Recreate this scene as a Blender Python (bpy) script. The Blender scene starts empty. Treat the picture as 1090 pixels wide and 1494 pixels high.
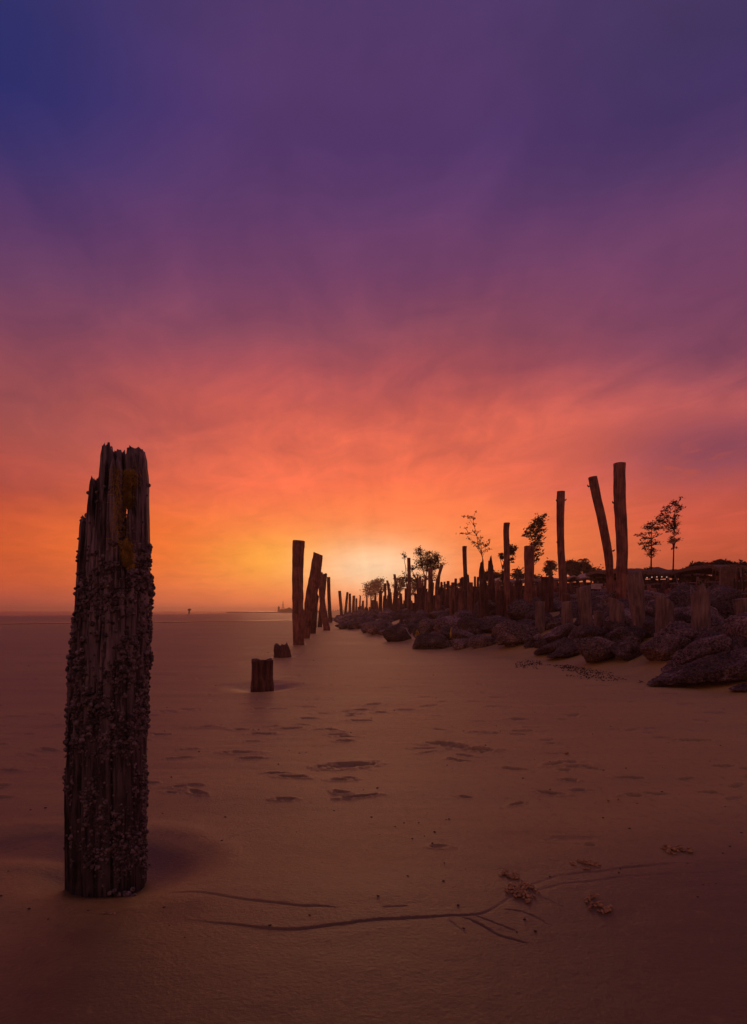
import bpy, math, random
import numpy as np
from mathutils import Vector, Matrix
from mathutils.bvhtree import BVHTree

# ------------------------------------------------------------------ camera
sc = bpy.context.scene
col = sc.collection
R = math.radians
H = 1.3            # eye height
F = 1000.0         # focal length in photo pixels
HZ = 891.0         # photo row of the horizon
cam_d = bpy.data.cameras.new('camera')
cam = bpy.data.objects.new('camera', cam_d)
col.objects.link(cam)
cam.location = (0, 0, H)
cam.rotation_euler = (R(90), 0, 0)
cam_d.sensor_fit = 'VERTICAL'
cam_d.sensor_height = 36.0
cam_d.sensor_width = 36.0
cam_d.lens = 36.0 * F / 1494.0
cam_d.shift_y = (HZ - 747.0) / 1494.0
cam_d.clip_start = 0.05
cam_d.clip_end = 30000
sc.camera = cam

# ------------------------------------------------------------------ colour management
sc.view_settings.view_transform = 'Standard'
sc.view_settings.look = 'None'
sc.view_settings.exposure = 0.0
sc.view_settings.gamma = 1.0
sc.view_settings.use_curve_mapping = False
sc.cycles.use_denoising = True
sc.cycles.max_bounces = 6
sc.cycles.volume_bounces = 1


def lin(c):
    out = []
    for v in c:
        v = v / 255.0
        out.append(v / 12.92 if v <= 0.04045 else ((v + 0.055) / 1.055) ** 2.4)
    return tuple(out) + (1.0,)


class NT:
    """small helper that writes node graphs as expressions"""
    def __init__(s, tree):
        s.t = tree
        s.n = tree.nodes
        s.l = tree.links

    def node(s, typ, **kw):
        n = s.n.new(typ)
        for k, v in kw.items():
            setattr(n, k, v)
        return n

    def put(s, sock, v):
        if hasattr(v, 'is_linked') or isinstance(v, bpy.types.NodeSocket):
            s.l.new(v, sock)
        else:
            sock.default_value = v

    def m(s, op, a, b=0.0, c=0.0, clamp=False):
        n = s.node('ShaderNodeMath', operation=op, use_clamp=clamp)
        s.put(n.inputs[0], a)
        s.put(n.inputs[1], b)
        s.put(n.inputs[2], c)
        return n.outputs[0]

    def ss(s, x, lo, hi, a=0.0, b=1.0):
        n = s.node('ShaderNodeMapRange', interpolation_type='SMOOTHSTEP')
        s.put(n.inputs[0], x)
        n.inputs[1].default_value = lo
        n.inputs[2].default_value = hi
        n.inputs[3].default_value = a
        n.inputs[4].default_value = b
        return n.outputs[0]

    def mix(s, f, a, b, mode='MIX'):
        n = s.node('ShaderNodeMix', data_type='RGBA', blend_type=mode)
        s.put(n.inputs[0], f)
        s.put(n.inputs[6], a)
        s.put(n.inputs[7], b)
        return n.outputs[2]

    def ramp(s, x, stops, interp='LINEAR'):
        n = s.node('ShaderNodeValToRGB')
        cr = n.color_ramp
        cr.interpolation = interp
        stops = sorted(stops, key=lambda q: q[0])
        cr.elements[0].position = stops[0][0]
        cr.elements[0].color = stops[0][1]
        cr.elements[1].position = stops[-1][0]
        cr.elements[1].color = stops[-1][1]
        for p, c in stops[1:-1]:
            e = cr.elements.new(p)
            e.color = c
        s.put(n.inputs[0], x)
        return n.outputs[0]

    def noise(s, vec, scale, detail=4, rough=0.5, dist=0.0):
        n = s.node('ShaderNodeTexNoise')
        if vec is not None:
            s.l.new(vec, n.inputs['Vector'])
        n.inputs['Scale'].default_value = scale
        n.inputs['Detail'].default_value = detail
        n.inputs['Roughness'].default_value = rough
        n.inputs['Distortion'].default_value = dist
        return n.outputs[0]

    def comb(s, x, y, z):
        n = s.node('ShaderNodeCombineXYZ')
        s.put(n.inputs[0], x)
        s.put(n.inputs[1], y)
        s.put(n.inputs[2], z)
        return n.outputs[0]

    def gauss(s, x, mu, sig):
        d = s.m('DIVIDE', s.m('SUBTRACT', x, mu), sig)
        return s.m('MULTIPLY', d, d)


# ------------------------------------------------------------------ sky
world = bpy.data.worlds.new('World')
sc.world = world
world.use_nodes = True
W = NT(world.node_tree)
W.n.clear()
geo = W.node('ShaderNodeTexCoord')
sep = W.node('ShaderNodeSeparateXYZ')
W.l.new(geo.outputs['Generated'], sep.inputs[0])
dx, dy, dz = sep.outputs
el = W.m('MULTIPLY', W.m('ARCSINE', W.m('MINIMUM', W.m('MAXIMUM', dz, -1.0), 1.0)), 180 / math.pi)
az = W.m('MULTIPLY', W.m('ARCTAN2', dx, dy), 180 / math.pi)

rows = [0, 100, 200, 300, 400, 500, 550, 600, 650, 700, 750, 800, 850, 891]
colL = [(44, 46, 106), (42, 44, 106), (58, 48, 105), (82, 52, 100), (103, 60, 96), (136, 69, 86), (150, 74, 80),
        (165, 79, 76), (172, 77, 70), (184, 76, 60), (204, 84, 52), (214, 90, 45), (200, 84, 50), (172, 80, 72)]
colC = [(78, 54, 103), (82, 54, 104), (80, 52, 104), (92, 56, 103), (112, 61, 99), (140, 71, 90), (165, 76, 84),
        (198, 88, 78), (232, 104, 76), (250, 112, 76), (255, 122, 72), (255, 132, 70), (252, 132, 76), (240, 118, 76)]
colR = [(66, 52, 98), (68, 50, 100), (80, 53, 99), (104, 60, 100), (114, 62, 96), (126, 66, 91), (152, 76, 90),
        (196, 92, 88), (190, 86, 80), (194, 84, 72), (204, 84, 62), (192, 82, 56), (166, 74, 58), (146, 70, 62)]


def column(cols, azdeg):
    st = []
    for y, c in zip(rows, cols):
        e = math.degrees(math.atan((HZ - y) / F * math.cos(R(azdeg))))
        st.append((e / 60.0, lin(c)))
    st.append((1.0, lin((92, 70, 106))))
    return st


# thin cloud sheets: noise on a high plane, so the streaks run together towards the horizon
den = W.m('ADD', W.m('MAXIMUM', dz, 0.0), 0.10)
cxp = W.m('DIVIDE', dx, den)
cyp = W.m('DIVIDE', dy, den)
n1 = W.noise(W.comb(W.m('MULTIPLY', cxp, 0.9), W.m('MULTIPLY', cyp, 0.55), 3.1), 1.0, 7, 0.55, 0.6)
n2 = W.noise(W.comb(W.m('ADD', W.m('MULTIPLY', cxp, 2.4), W.m('MULTIPLY', cyp, 0.5)), W.m('MULTIPLY', cyp, 1.5), 7.7), 1.5, 7, 0.6, 0.8)
n3 = W.noise(W.comb(W.m('MULTIPLY', cxp, 0.55), W.m('MULTIPLY', cyp, 0.8), 11.7), 1.0, 3, 0.5, 0.2)
wisp = W.m('ADD', W.m('MULTIPLY', W.m('SUBTRACT', n1, 0.5), 0.38), W.m('MULTIPLY', W.m('SUBTRACT', n2, 0.5), 0.42))
pang = W.m('ARCTAN2', W.m('ADD', el, 2.0), W.m('SUBTRACT', az, 0.0))
prad = W.m('SQRT', W.m('ADD', W.m('MULTIPLY', W.m('ADD', el, 2.0), W.m('ADD', el, 2.0)), W.m('MULTIPLY', az, az)))
n4 = W.noise(W.comb(W.m('MULTIPLY', pang, 3.4), W.m('MULTIPLY', prad, 0.055), 4.4), 1.6, 7, 0.6, 0.35)
wisp = W.m('ADD', wisp, W.m('MULTIPLY', W.m('MULTIPLY', W.m('SUBTRACT', n4, 0.5), 0.26), W.ss(az, -25, 8, 0.35, 1.0)))
elw = W.m('ADD', el, W.m('MULTIPLY', W.m('SUBTRACT', n3, 0.5), 7.0))
elw = W.m('ADD', elw, W.m('MULTIPLY', W.m('MULTIPLY', wisp, -8.0), W.ss(el, 2, 14)))
elw = W.m('ADD', W.m('MULTIPLY', elw, W.ss(el, 0, 10)), W.m('MULTIPLY', el, W.m('SUBTRACT', 1.0, W.ss(el, 0, 10))))
e01 = W.m('DIVIDE', W.m('MAXIMUM', elw, 0.0), 60.0)
base = W.ramp(e01, column(colC, 0))
cl = W.ramp(e01, column(colL, 28.6))
cr_ = W.ramp(e01, column(colR, 28.6))
base = W.mix(W.ss(az, -30, -7, 1.0, 0.0), base, cl)
base = W.mix(W.ss(az, 4, 27), base, cr_)


def blob(mu_a, mu_e, sa, se, amp):
    q = W.m('ADD', W.gauss(az, mu_a, sa), W.gauss(el, mu_e, se))
    return W.m('MULTIPLY', W.m('EXPONENT', W.m('MULTIPLY', q, -1.0)), amp)


# warm orange bank low on the left, the yellow patch and the pale glow where the sun went down
base = W.mix(blob(-18, 5.4, 6.5, 3.2, 0.55), base, lin((246, 112, 32)))
base = W.mix(blob(-7.5, 4.2, 5.4, 2.2, 0.9), base, lin((255, 168, 52)))
base = W.mix(blob(0.2, 3.8, 6.6, 2.9, 0.62), base, lin((255, 180, 122)))
base = W.mix(blob(0.2, 3.5, 4.6, 1.9, 0.8), base, lin((255, 224, 184)))
base = W.mix(blob(12, 3.0, 6, 3.0, 0.4), base, lin((252, 118, 58)))
# violet cloud bank on the right
vb = W.m('MULTIPLY', blob(27, 12.0, 7.0, 2.6, 1.0), W.ss(n2, 0.20, 0.50))
base = W.mix(W.m('MULTIPLY', vb, 0.95), base, lin((140, 70, 88)))
vb2 = W.m('MULTIPLY', blob(14, 10.2, 6, 1.6, 1.0), W.ss(n1, 0.40, 0.6))
base = W.mix(W.m('MULTIPLY', vb2, 0.5), base, lin((205, 90, 84)))
# brightness flicker of the wisps
flick = W.m('ADD', 1.0, W.m('MULTIPLY', wisp, 1.0))
hsv = W.node('ShaderNodeHueSaturation')
W.l.new(base, hsv.inputs['Color'])
W.l.new(flick, hsv.inputs['Value'])
base = hsv.outputs[0]
# unseen sky to the sides and behind, brightened and warmed as added fill
adif = W.m('ABSOLUTE', az)
base = W.mix(W.ss(adif, 35, 120, 0.0, 0.85), base, W.ramp(W.m('DIVIDE', W.m('MAXIMUM', el, 0.0), 90.0),
             [(0, lin((164, 104, 80))), (0.12, lin((158, 98, 82))), (0.3, lin((132, 88, 92))), (0.55, lin((116, 84, 102))), (1, lin((104, 80, 108)))]))
bg = W.node('ShaderNodeBackground')
W.l.new(base, bg.inputs[0])
bg.inputs[1].default_value = 1.0
# the physical dusk sky adds a trace of its own light
nis = W.node('ShaderNodeTexSky', sky_type='NISHITA')
nis.sun_disc = False
nis.sun_elevation = R(3.0)
nis.sun_rotation = R(0.0)
bg2 = W.node('ShaderNodeBackground')
W.l.new(nis.outputs[0], bg2.inputs[0])
bg2.inputs[1].default_value = 0.002
add = W.node('ShaderNodeAddShader')
W.l.new(bg.outputs[0], add.inputs[0])
W.l.new(bg2.outputs[0], add.inputs[1])
wo = W.node('ShaderNodeOutputWorld')
W.l.new(add.outputs[0], wo.inputs['Surface'])

# ------------------------------------------------------------------ sun, low and veiled behind the posts
sd = bpy.data.lights.new('sun', 'SUN')
sd.energy = 0.36
sd.angle = R(22)
sd.color = (1.0, 0.46, 0.20)
so = bpy.data.objects.new('sun', sd)
col.objects.link(so)
so.rotation_euler = (R(-(90 - 3.4)), 0, 0)      # light travels from +Y towards the camera


LAND = [(0, 520, 'past the far thin posts'), (520, 545, 'under the palest hazy tree'), (545, 560, 'right of the palest hazy tree'), (560, 574, 'by the pole leaning on another'),
        (574, 590, 'by the slender bent post'), (590, 604, 'by the slim tall post'), (604, 617, 'left of the round tree trunk'), (617, 634, 'by the flared post under the round tree'),
        (634, 650, 'by the blunt post below the bent pole'), (650, 668, 'by the tent edge'), (668, 684, 'by the tall thin dark post'), (684, 700, 'below the sapling'),
        (700, 712, 'by the pointed ragged post'), (712, 728, 'by the forked ragged post'), (728, 750, 'by the smooth tall post'), (750, 765, 'left of the broad post'), (765, 782, 'by the broad post'),
        (782, 806, 'by the narrow pale stump'), (806, 836, 'by the tall pegged post'), (836, 862, 'by the sawn leaning stump'), (862, 882, 'below the white sign'), (882, 897, 'by the tall curved post'),
        (897, 914, 'by the tallest post'), (914, 944, 'by the rough split trunk'), (944, 964, 'below the lower slender tree'), (964, 990, 'by the thick slant-headed stump'),
        (990, 1012, 'left of the knotty stump'), (1012, 1036, 'by the knotty stump'), (1036, 1060, 'left of the board screen'), (1060, 1500, 'at the right edge under the board screen')]


def landmark(px_):
    for a, b, t_ in LAND:
        if a <= px_ < b:
            return t_
    return LAND[-1][2]


# ------------------------------------------------------------------ numeric noise
def _hash(ix, iy, iz, seed):
    h = (ix * 374761393 + iy * 668265263 + iz * 2147483647 + seed * 1274126177) & 0xFFFFFFFF
    h = ((h ^ (h >> 13)) * 1274126177) & 0xFFFFFFFF
    h = (h ^ (h >> 16)) & 0xFFFFFFFF
    return h / 4294967295.0


def vn(x, y, z=0.0, seed=0):
    x, y, z = np.broadcast_arrays(np.asarray(x, float), np.asarray(y, float), np.asarray(z, float))
    ix, iy, iz = (np.floor(v).astype(np.int64) for v in (x, y, z))
    fx, fy, fz = x - ix, y - iy, z - iz
    fx, fy, fz = (v * v * (3 - 2 * v) for v in (fx, fy, fz))
    r = 0
    for a in (0, 1):
        wx = fx if a else 1 - fx
        for b in (0, 1):
            wy = fy if b else 1 - fy
            for c in (0, 1):
                wz = fz if c else 1 - fz
                r = r + wx * wy * wz * _hash(ix + a, iy + b, iz + c, seed)
    return r * 2 - 1


def fbm(x, y, z=0.0, oct=4, seed=0, gain=0.5):
    a, s, t = 1.0, 0.0, 0.0
    for i in range(oct):
        s = s + a * vn(np.asarray(x) * 2 ** i, np.asarray(y) * 2 ** i, np.asarray(z) * 2 ** i, seed + i * 17)
        t += a
        a *= gain
    return s / t


def sstep(x, lo, hi):
    t = np.clip((np.asarray(x, float) - lo) / (hi - lo), 0, 1)
    return t * t * (3 - 2 * t)


# ------------------------------------------------------------------ ground shape
ED = [-500, 0, 12, 17, 24, 30, 48, 70, 110, 200, 400, 900, 5000]
EX = [40, 7.5, 5.2, 4.4, 1.9, 0.9, -2.0, -3.6, -7.0, -14, -30, -60, -300]
PD = [18, 24, 32, 45, 65, 85, 110, 150, 230]
PX = [6.6, 5.2, 4.3, 2.6, 1.0, -0.4, -2.8, -6.0, -13]


def gbase(X, Y):
    """large shape of the ground: flat beach, rising bank on the right, dip under the sea"""
    X = np.asarray(X, float)
    Y = np.asarray(Y, float)
    s = X - np.interp(Y, ED, EX)
    z = np.interp(s, [-1, 0, 4, 8, 14, 25, 80], [0, 0.02, 1.05, 1.65, 2.2, 2.7, 3.2])
    z = z * (1 - 0.35 * sstep(Y, 90, 260))
    xw = np.interp(Y, [-5000, 0, 173, 260, 900, 5000], [-1580, -144, -94, -69, -95, -110])
    z = z - 0.9 * sstep(xw - X, 0, 18)
    return z


def pxp(px, py, D):
    return Vector(((px - 545.0) / F * D, D, H + (HZ - py) / F * D))


def hit(px, py, dmax=300.0):
    """where the sight line through a photo pixel meets the ground"""
    D = 1.5
    while D < dmax:
        X = (px - 545.0) / F * D
        z = H + (HZ - py) / F * D
        if z <= float(gbase(X, D)):
            return Vector((X, D, float(gbase(X, D))))
        D *= 1.01
    X = (px - 545.0) / F * D
    return Vector((X, D, float(gbase(X, D))))


def flat(px, py):
    D = H * F / (py - HZ)
    return ((px - 545.0) / F * D, D)


# ------------------------------------------------------------------ mesh helpers
class MB:
    def __init__(s):
        s.v = []
        s.f = []
        s.n = 0

    def add(s, V, Fc):
        V = np.asarray(V, float).reshape(-1, 3)
        s.v.append(V)
        n = s.n
        s.f.extend([tuple(i + n for i in f) for f in Fc])
        s.n += len(V)

    def box(s, c, size, rz=0.0, rx=0.0, ry=0.0, jit=0.0):
        hx, hy, hz = (q / 2 for q in size)
        V = np.array([(x, y, z) for x in (-hx, hx) for y in (-hy, hy) for z in (-hz, hz)])
        if jit:
            V = V + np.random.uniform(-jit, jit, V.shape)
        M = np.array(Matrix.Rotation(rz, 3, 'Z') @ Matrix.Rotation(ry, 3, 'Y') @ Matrix.Rotation(rx, 3, 'X'))
        V = V @ M.T + np.array(c)
        s.add(V, [(0, 1, 3, 2), (4, 6, 7, 5), (0, 4, 5, 1), (2, 3, 7, 6), (0, 2, 6, 4), (1, 5, 7, 3)])

    def tube(s, pts, rad, sides=6, cap=True):
        pts = [np.array(p, float) for p in pts]
        if not hasattr(rad, '__len__'):
            rad = [rad] * len(pts)
        rings = []
        up = np.array((0.13, 0.21, 0.97))
        for i, p in enumerate(pts):
            d = pts[min(i + 1, len(pts) - 1)] - pts[max(i - 1, 0)]
            d = d / (np.linalg.norm(d) + 1e-9)
            ref = up if abs(d @ up) < 0.9 else np.array((1.0, 0.1, 0.05))
            a = np.cross(d, ref)
            a /= np.linalg.norm(a)
            b = np.cross(d, a)
            for k in range(sides):
                t = 2 * math.pi * k / sides
                rings.append(p + rad[i] * (math.cos(t) * a + math.sin(t) * b))
        F_ = []
        for i in range(len(pts) - 1):
            for k in range(sides):
                k2 = (k + 1) % sides
                F_.append((i * sides + k, i * sides + k2, (i + 1) * sides + k2, (i + 1) * sides + k))
        if cap:
            F_.append(tuple(range(sides)))
            F_.append(tuple((len(pts) - 1) * sides + k for k in reversed(range(sides))))
        s.add(rings, F_)

    def mesh(s, name, mat=None, smooth=True):
        V = np.concatenate(s.v) if s.v else np.zeros((0, 3))
        me = bpy.data.meshes.new(name)
        me.from_pydata(V.tolist(), [], s.f)
        if smooth:
            me.polygons.foreach_set('use_smooth', [True] * len(me.polygons))
        if mat:
            me.materials.append(mat)
        me.update()
        return me


def link(name, me, parent=None, loc=(0, 0, 0), label=None, cat=None, group=None, kind=None):
    o = bpy.data.objects.new(name, me)
    col.objects.link(o)
    o.location = loc
    if parent:
        o.parent = parent
    tag(o, label, cat, group, kind)
    return o


def tag(o, label=None, cat=None, group=None, kind=None):
    for k, v in (('label', label), ('category', cat), ('group', group), ('kind', kind)):
        if v:
            o[k] = v
    return o


# ------------------------------------------------------------------ materials
def material(name):
    m = bpy.data.materials.new(name)
    m.use_nodes = True
    t = NT(m.node_tree)
    t.b = m.node_tree.nodes['Principled BSDF']
    return m, t


def bump(t, h, strength, dist, prev=None):
    n = t.node('ShaderNodeBump')
    n.inputs['Strength'].default_value = strength
    n.inputs['Distance'].default_value = dist
    t.l.new(h, n.inputs['Height'])
    if prev is not None:
        t.l.new(prev, n.inputs['Normal'])
    return n.outputs[0]


def rgba(r, g, b):
    return (r, g, b, 1.0)


def wood_mat(name, dark, light, rough=0.8, scale=1.0, bstr=0.7):
    m, t = material(name)
    tc = t.node('ShaderNodeTexCoord')
    oi = t.node('ShaderNodeObjectInfo')
    off = t.node('ShaderNodeVectorMath', operation='ADD')
    t.l.new(tc.outputs['Object'], off.inputs[0])
    t.l.new(t.comb(t.m('MULTIPLY', oi.outputs['Random'], 31.0), 0.0, t.m('MULTIPLY', oi.outputs['Random'], 17.0)), off.inputs[1])
    mp = t.node('ShaderNodeMapping')
    mp.inputs['Scale'].default_value = (1, 1, 0.09)
    t.l.new(off.outputs[0], mp.inputs[0])
    g1 = t.noise(mp.outputs[0], 26 * scale, 8, 0.65, 0.4)
    g2 = t.noise(mp.outputs[0], 90 * scale, 4, 0.6, 0.2)
    blot = t.noise(off.outputs[0], 3.2 * scale, 5, 0.6, 0.5)
    f = t.m('ADD', t.m('MULTIPLY', t.ss(g1, 0.33, 0.68), 0.6), t.m('MULTIPLY', t.ss(blot, 0.35, 0.7), 0.4))
    t.l.new(t.mix(f, dark, light), t.b.inputs['Base Color'])
    t.b.inputs['Roughness'].default_value = rough
    t.b.inputs['Specular IOR Level'].default_value = 0.25
    crack = t.ss(g1, 0.30, 0.5)
    b1 = bump(t, crack, bstr, 0.03 / scale)
    b2 = bump(t, g2, bstr * 0.6, 0.006 / scale, b1)
    t.l.new(b2, t.b.inputs['Normal'])
    return m


M = {}
M['hero_wood'] = wood_mat('hero_wood', rgba(0.03, 0.022, 0.025), rgba(0.33, 0.25, 0.265), 0.75, 1.6, 0.8)
_m = M['hero_wood']
_t = NT(_m.node_tree)
_b = _m.node_tree.nodes['Principled BSDF']
_tc = _t.node('ShaderNodeTexCoord')
_s = _t.node('ShaderNodeSeparateXYZ')
_t.l.new(_tc.outputs['Object'], _s.inputs[0])
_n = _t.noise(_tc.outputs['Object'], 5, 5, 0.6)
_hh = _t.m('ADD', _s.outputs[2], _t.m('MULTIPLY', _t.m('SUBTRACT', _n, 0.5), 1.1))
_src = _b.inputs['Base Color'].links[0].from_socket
_t.l.new(_t.mix(_t.ss(_hh, 0.15, 1.6, 0.72, 0.0), _src, rgba(0.02, 0.014, 0.014)), _b.inputs['Base Color'])  # foot painted darker: tidal staining plus vignette shade
M['post_wood'] = wood_mat('post_wood', rgba(0.09, 0.036, 0.03), rgba(0.42, 0.18, 0.13), 0.8, 0.8)
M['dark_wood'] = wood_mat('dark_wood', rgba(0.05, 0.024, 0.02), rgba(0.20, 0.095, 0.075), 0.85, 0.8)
M['grey_wood'] = wood_mat('grey_wood', rgba(0.12, 0.08, 0.07), rgba(0.36, 0.25, 0.21), 0.8, 0.9)
M['cut_wood'] = wood_mat('cut_wood', rgba(0.16, 0.10, 0.09), rgba(0.34, 0.24, 0.20), 0.8, 0.9)


def plain(name, c, rough=0.8, var=0.5, scale=12.0, bstr=0.3, bdist=0.02, spec=0.3):
    m, t = material(name)
    tc = t.node('ShaderNodeTexCoord')
    n = t.noise(tc.outputs['Object'], scale, 6, 0.6)
    d = tuple(q * (1 - var) for q in c) + (1.0,)
    l = tuple(min(1, q * (1 + var)) for q in c) + (1.0,)
    t.l.new(t.mix(t.ss(n, 0.3, 0.7), d, l), t.b.inputs['Base Color'])
    t.b.inputs['Roughness'].default_value = rough
    t.b.inputs['Specular IOR Level'].default_value = spec
    if bstr:
        t.l.new(bump(t, n, bstr, bdist), t.b.inputs['Normal'])
    return m


M['leaf'] = plain('leaf', (0.05, 0.035, 0.02), 0.7, 0.4, 4, 0)
M['leaf_far'] = plain('leaf_far', (0.06, 0.045, 0.025), 0.7, 0.4, 2, 0)
M['bark'] = plain('bark', (0.07, 0.045, 0.035), 0.9, 0.4, 14)
M['thatch'] = plain('thatch', (0.17, 0.105, 0.08), 0.95, 0.5, 18, 0.8, 0.05)
M['tarp'] = plain('tarp', (0.30, 0.22, 0.22), 0.6, 0.25, 3, 0.2)
M['board'] = plain('board', (0.15, 0.09, 0.075), 0.85, 0.35, 8, 0.4)
M['red_paint'] = plain('red_paint', (0.22, 0.07, 0.06), 0.7, 0.3, 5, 0.2)
M['white_board'] = plain('white_board', (0.62, 0.50, 0.48), 0.5, 0.15, 5, 0)
M['yellow_plastic'] = plain('yellow_plastic', (0.62, 0.46, 0.05), 0.45, 0.2, 9, 0.2)
M['moss'] = plain('moss', (0.46, 0.30, 0.06), 0.9, 0.5, 30, 0)
M['skin'] = plain('skin', (0.15, 0.08, 0.05), 0.6, 0.1, 9, 0)
M['cloth'] = plain('cloth', (0.06, 0.05, 0.07), 0.9, 0.3, 9, 0.1)
M['load'] = plain('load', (0.07, 0.05, 0.05), 0.9, 0.3, 9, 0.2)
M['gap_dot'], _t = material('gap_dot')
_t.b.inputs['Emission Color'].default_value = (1.0, 0.62, 0.48, 1)
_t.b.inputs['Emission Strength'].default_value = 0.4

# barnacles: pale rims, dark shells
m, t = material('barnacle')
tc = t.node('ShaderNodeTexCoord')
n = t.noise(tc.outputs['Object'], 34, 3, 0.6)
n_ = t.noise(tc.outputs['Object'], 240, 3, 0.6)
t.l.new(t.mix(t.ss(n, 0.35, 0.75), rgba(0.03, 0.022, 0.025), rgba(0.27, 0.205, 0.215)), t.b.inputs['Base Color'])
t.b.inputs['Roughness'].default_value = 0.6
t.b.inputs['Specular IOR Level'].default_value = 0.4
t.l.new(bump(t, n_, 0.7, 0.004), t.b.inputs['Normal'])
M['barnacle'] = m


def rock_mat(name, dark, mid, pale):
    m, t = material(name)
    tc = t.node('ShaderNodeTexCoord')
    oi = t.node('ShaderNodeObjectInfo')
    off = t.node('ShaderNodeVectorMath', operation='ADD')
    t.l.new(tc.outputs['Object'], off.inputs[0])
    t.l.new(t.comb(t.m('MULTIPLY', oi.outputs['Random'], 23.0), t.m('MULTIPLY', oi.outputs['Random'], 7.0), 0.0), off.inputs[1])
    v = off.outputs[0]
    big = t.noise(v, 1.6, 6, 0.6, 0.6)
    fine = t.noise(v, 24, 8, 0.72, 0.3)
    vor = t.node('ShaderNodeTexVoronoi')
    vor.inputs['Scale'].default_value = 30
    t.l.new(v, vor.inputs['Vector'])
    c = t.mix(t.m('ADD', t.m('MULTIPLY', t.ss(fine, 0.41, 0.62), 0.75), t.m('MULTIPLY', t.ss(big, 0.38, 0.62), 0.25)), dark, mid)
    c = t.mix(t.m('MULTIPLY', t.ss(big, 0.52, 0.68), t.ss(fine, 0.42, 0.6)), c, pale)
    t.l.new(c, t.b.inputs['Base Color'])
    t.l.new(t.ss(fine, 0.3, 0.7, 0.62, 0.92), t.b.inputs['Roughness'])
    t.b.inputs['Specular IOR Level'].default_value = 0.35
    b1 = bump(t, fine, 1.0, 0.09)
    b2 = bump(t, vor.outputs[0], 0.6, 0.02, b1)
    t.l.new(b2, t.b.inputs['Normal'])
    return m


M['rock'] = rock_mat('rock', rgba(0.035, 0.024, 0.026), rgba(0.48, 0.31, 0.26), rgba(0.70, 0.51, 0.45))
M['rock_dark'] = rock_mat('rock_dark', rgba(0.018, 0.011, 0.012), rgba(0.26, 0.165, 0.14), rgba(0.50, 0.36, 0.32))

# sand: moist, a little glossy, wetter in hollows and seaward; near shade painted in
m, t = material('sand')
gp = t.node('ShaderNodeNewGeometry')
pos = gp.outputs['Position']
sp = t.node('ShaderNodeSeparateXYZ')
t.l.new(pos, sp.inputs[0])
w1 = t.noise(t.comb(sp.outputs[0], t.m('MULTIPLY', sp.outputs[1], 1.6), 0.0), 0.16, 6, 0.6, 0.8)
w2 = t.noise(t.comb(t.m('MULTIPLY', sp.outputs[0], 0.5), t.m('MULTIPLY', sp.outputs[1], 2.2), 2.0), 0.9, 6, 0.6, 0.6)
wet = t.m('ADD', t.m('MULTIPLY', t.ss(w1, 0.40, 0.62), 0.6), t.m('MULTIPLY', t.ss(w2, 0.4, 0.65), 0.4))
att = t.node('ShaderNodeAttribute', attribute_name='damp_shade')
wet = t.m('ADD', t.m('MULTIPLY', wet, 0.34), att.outputs['Fac'], clamp=True)  # attribute holds real damp plus the painted near falloff
grain = t.noise(pos, 420, 3, 0.7)
fine = t.noise(pos, 55, 5, 0.65)
fine2 = t.noise(pos, 9, 5, 0.6)
dry_c = t.mix(fine, rgba(0.46, 0.285, 0.080), rgba(0.58, 0.365, 0.105))
wet_shade_c = t.mix(fine, rgba(0.13, 0.078, 0.028), rgba(0.18, 0.108, 0.038))
c = t.mix(wet, dry_c, wet_shade_c)
mot = t.noise(t.comb(t.m('MULTIPLY', sp.outputs[0], 1.0), t.m('MULTIPLY', sp.outputs[1], 0.8), 5.0), 16, 7, 0.72, 0.5)
c = t.mix(t.m('MULTIPLY', t.ss(mot, 0.50, 0.68), 0.32), c, rgba(0.10, 0.06, 0.03))
c = t.mix(t.m('MULTIPLY', t.ss(mot, 0.44, 0.30), 0.14), c, rgba(0.70, 0.45, 0.20))
c = t.mix(t.m('MULTIPLY', t.ss(grain, 0.55, 0.68), 0.5), c, rgba(0.06, 0.04, 0.03))
t.l.new(c, t.b.inputs['Base Color'])
t.l.new(t.m('SUBTRACT', 0.62, t.m('MULTIPLY', wet, 0.18)), t.b.inputs['Roughness'])
t.b.inputs['Specular IOR Level'].default_value = 0.40
b1 = bump(t, fine2, 0.25, 0.02)
b2 = bump(t, fine, 0.6, 0.012, b1)
b3 = bump(t, grain, 0.6, 0.0025, b2)
t.l.new(b3, t.b.inputs['Normal'])
M['sand'] = m

# loose sand pellets and shell grit
M['pellet'] = plain('pellet', (0.40, 0.235, 0.11), 0.85, 0.4, 40, 0.3, 0.003)
M['grit'] = plain('grit', (0.06, 0.038, 0.034), 0.7, 0.5, 20, 0.3, 0.01)

# sea and runnel water
m, t = material('water')
gp = t.node('ShaderNodeNewGeometry')
sp = t.node('ShaderNodeSeparateXYZ')
t.l.new(gp.outputs['Position'], sp.inputs[0])
wv = t.noise(t.comb(t.m('MULTIPLY', sp.outputs[0], 0.25), sp.outputs[1], 0.0), 0.35, 5, 0.6)
t.b.inputs['Base Color'].default_value = rgba(0.10, 0.06, 0.06)
t.b.inputs['Roughness'].default_value = 0.30
t.b.inputs['IOR'].default_value = 1.33
t.l.new(bump(t, wv, 0.5, 0.25), t.b.inputs['Normal'])
M['water'] = m
M['foam'] = plain('foam', (0.78, 0.72, 0.72), 0.6, 0.08, 2, 0.2)

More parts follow.
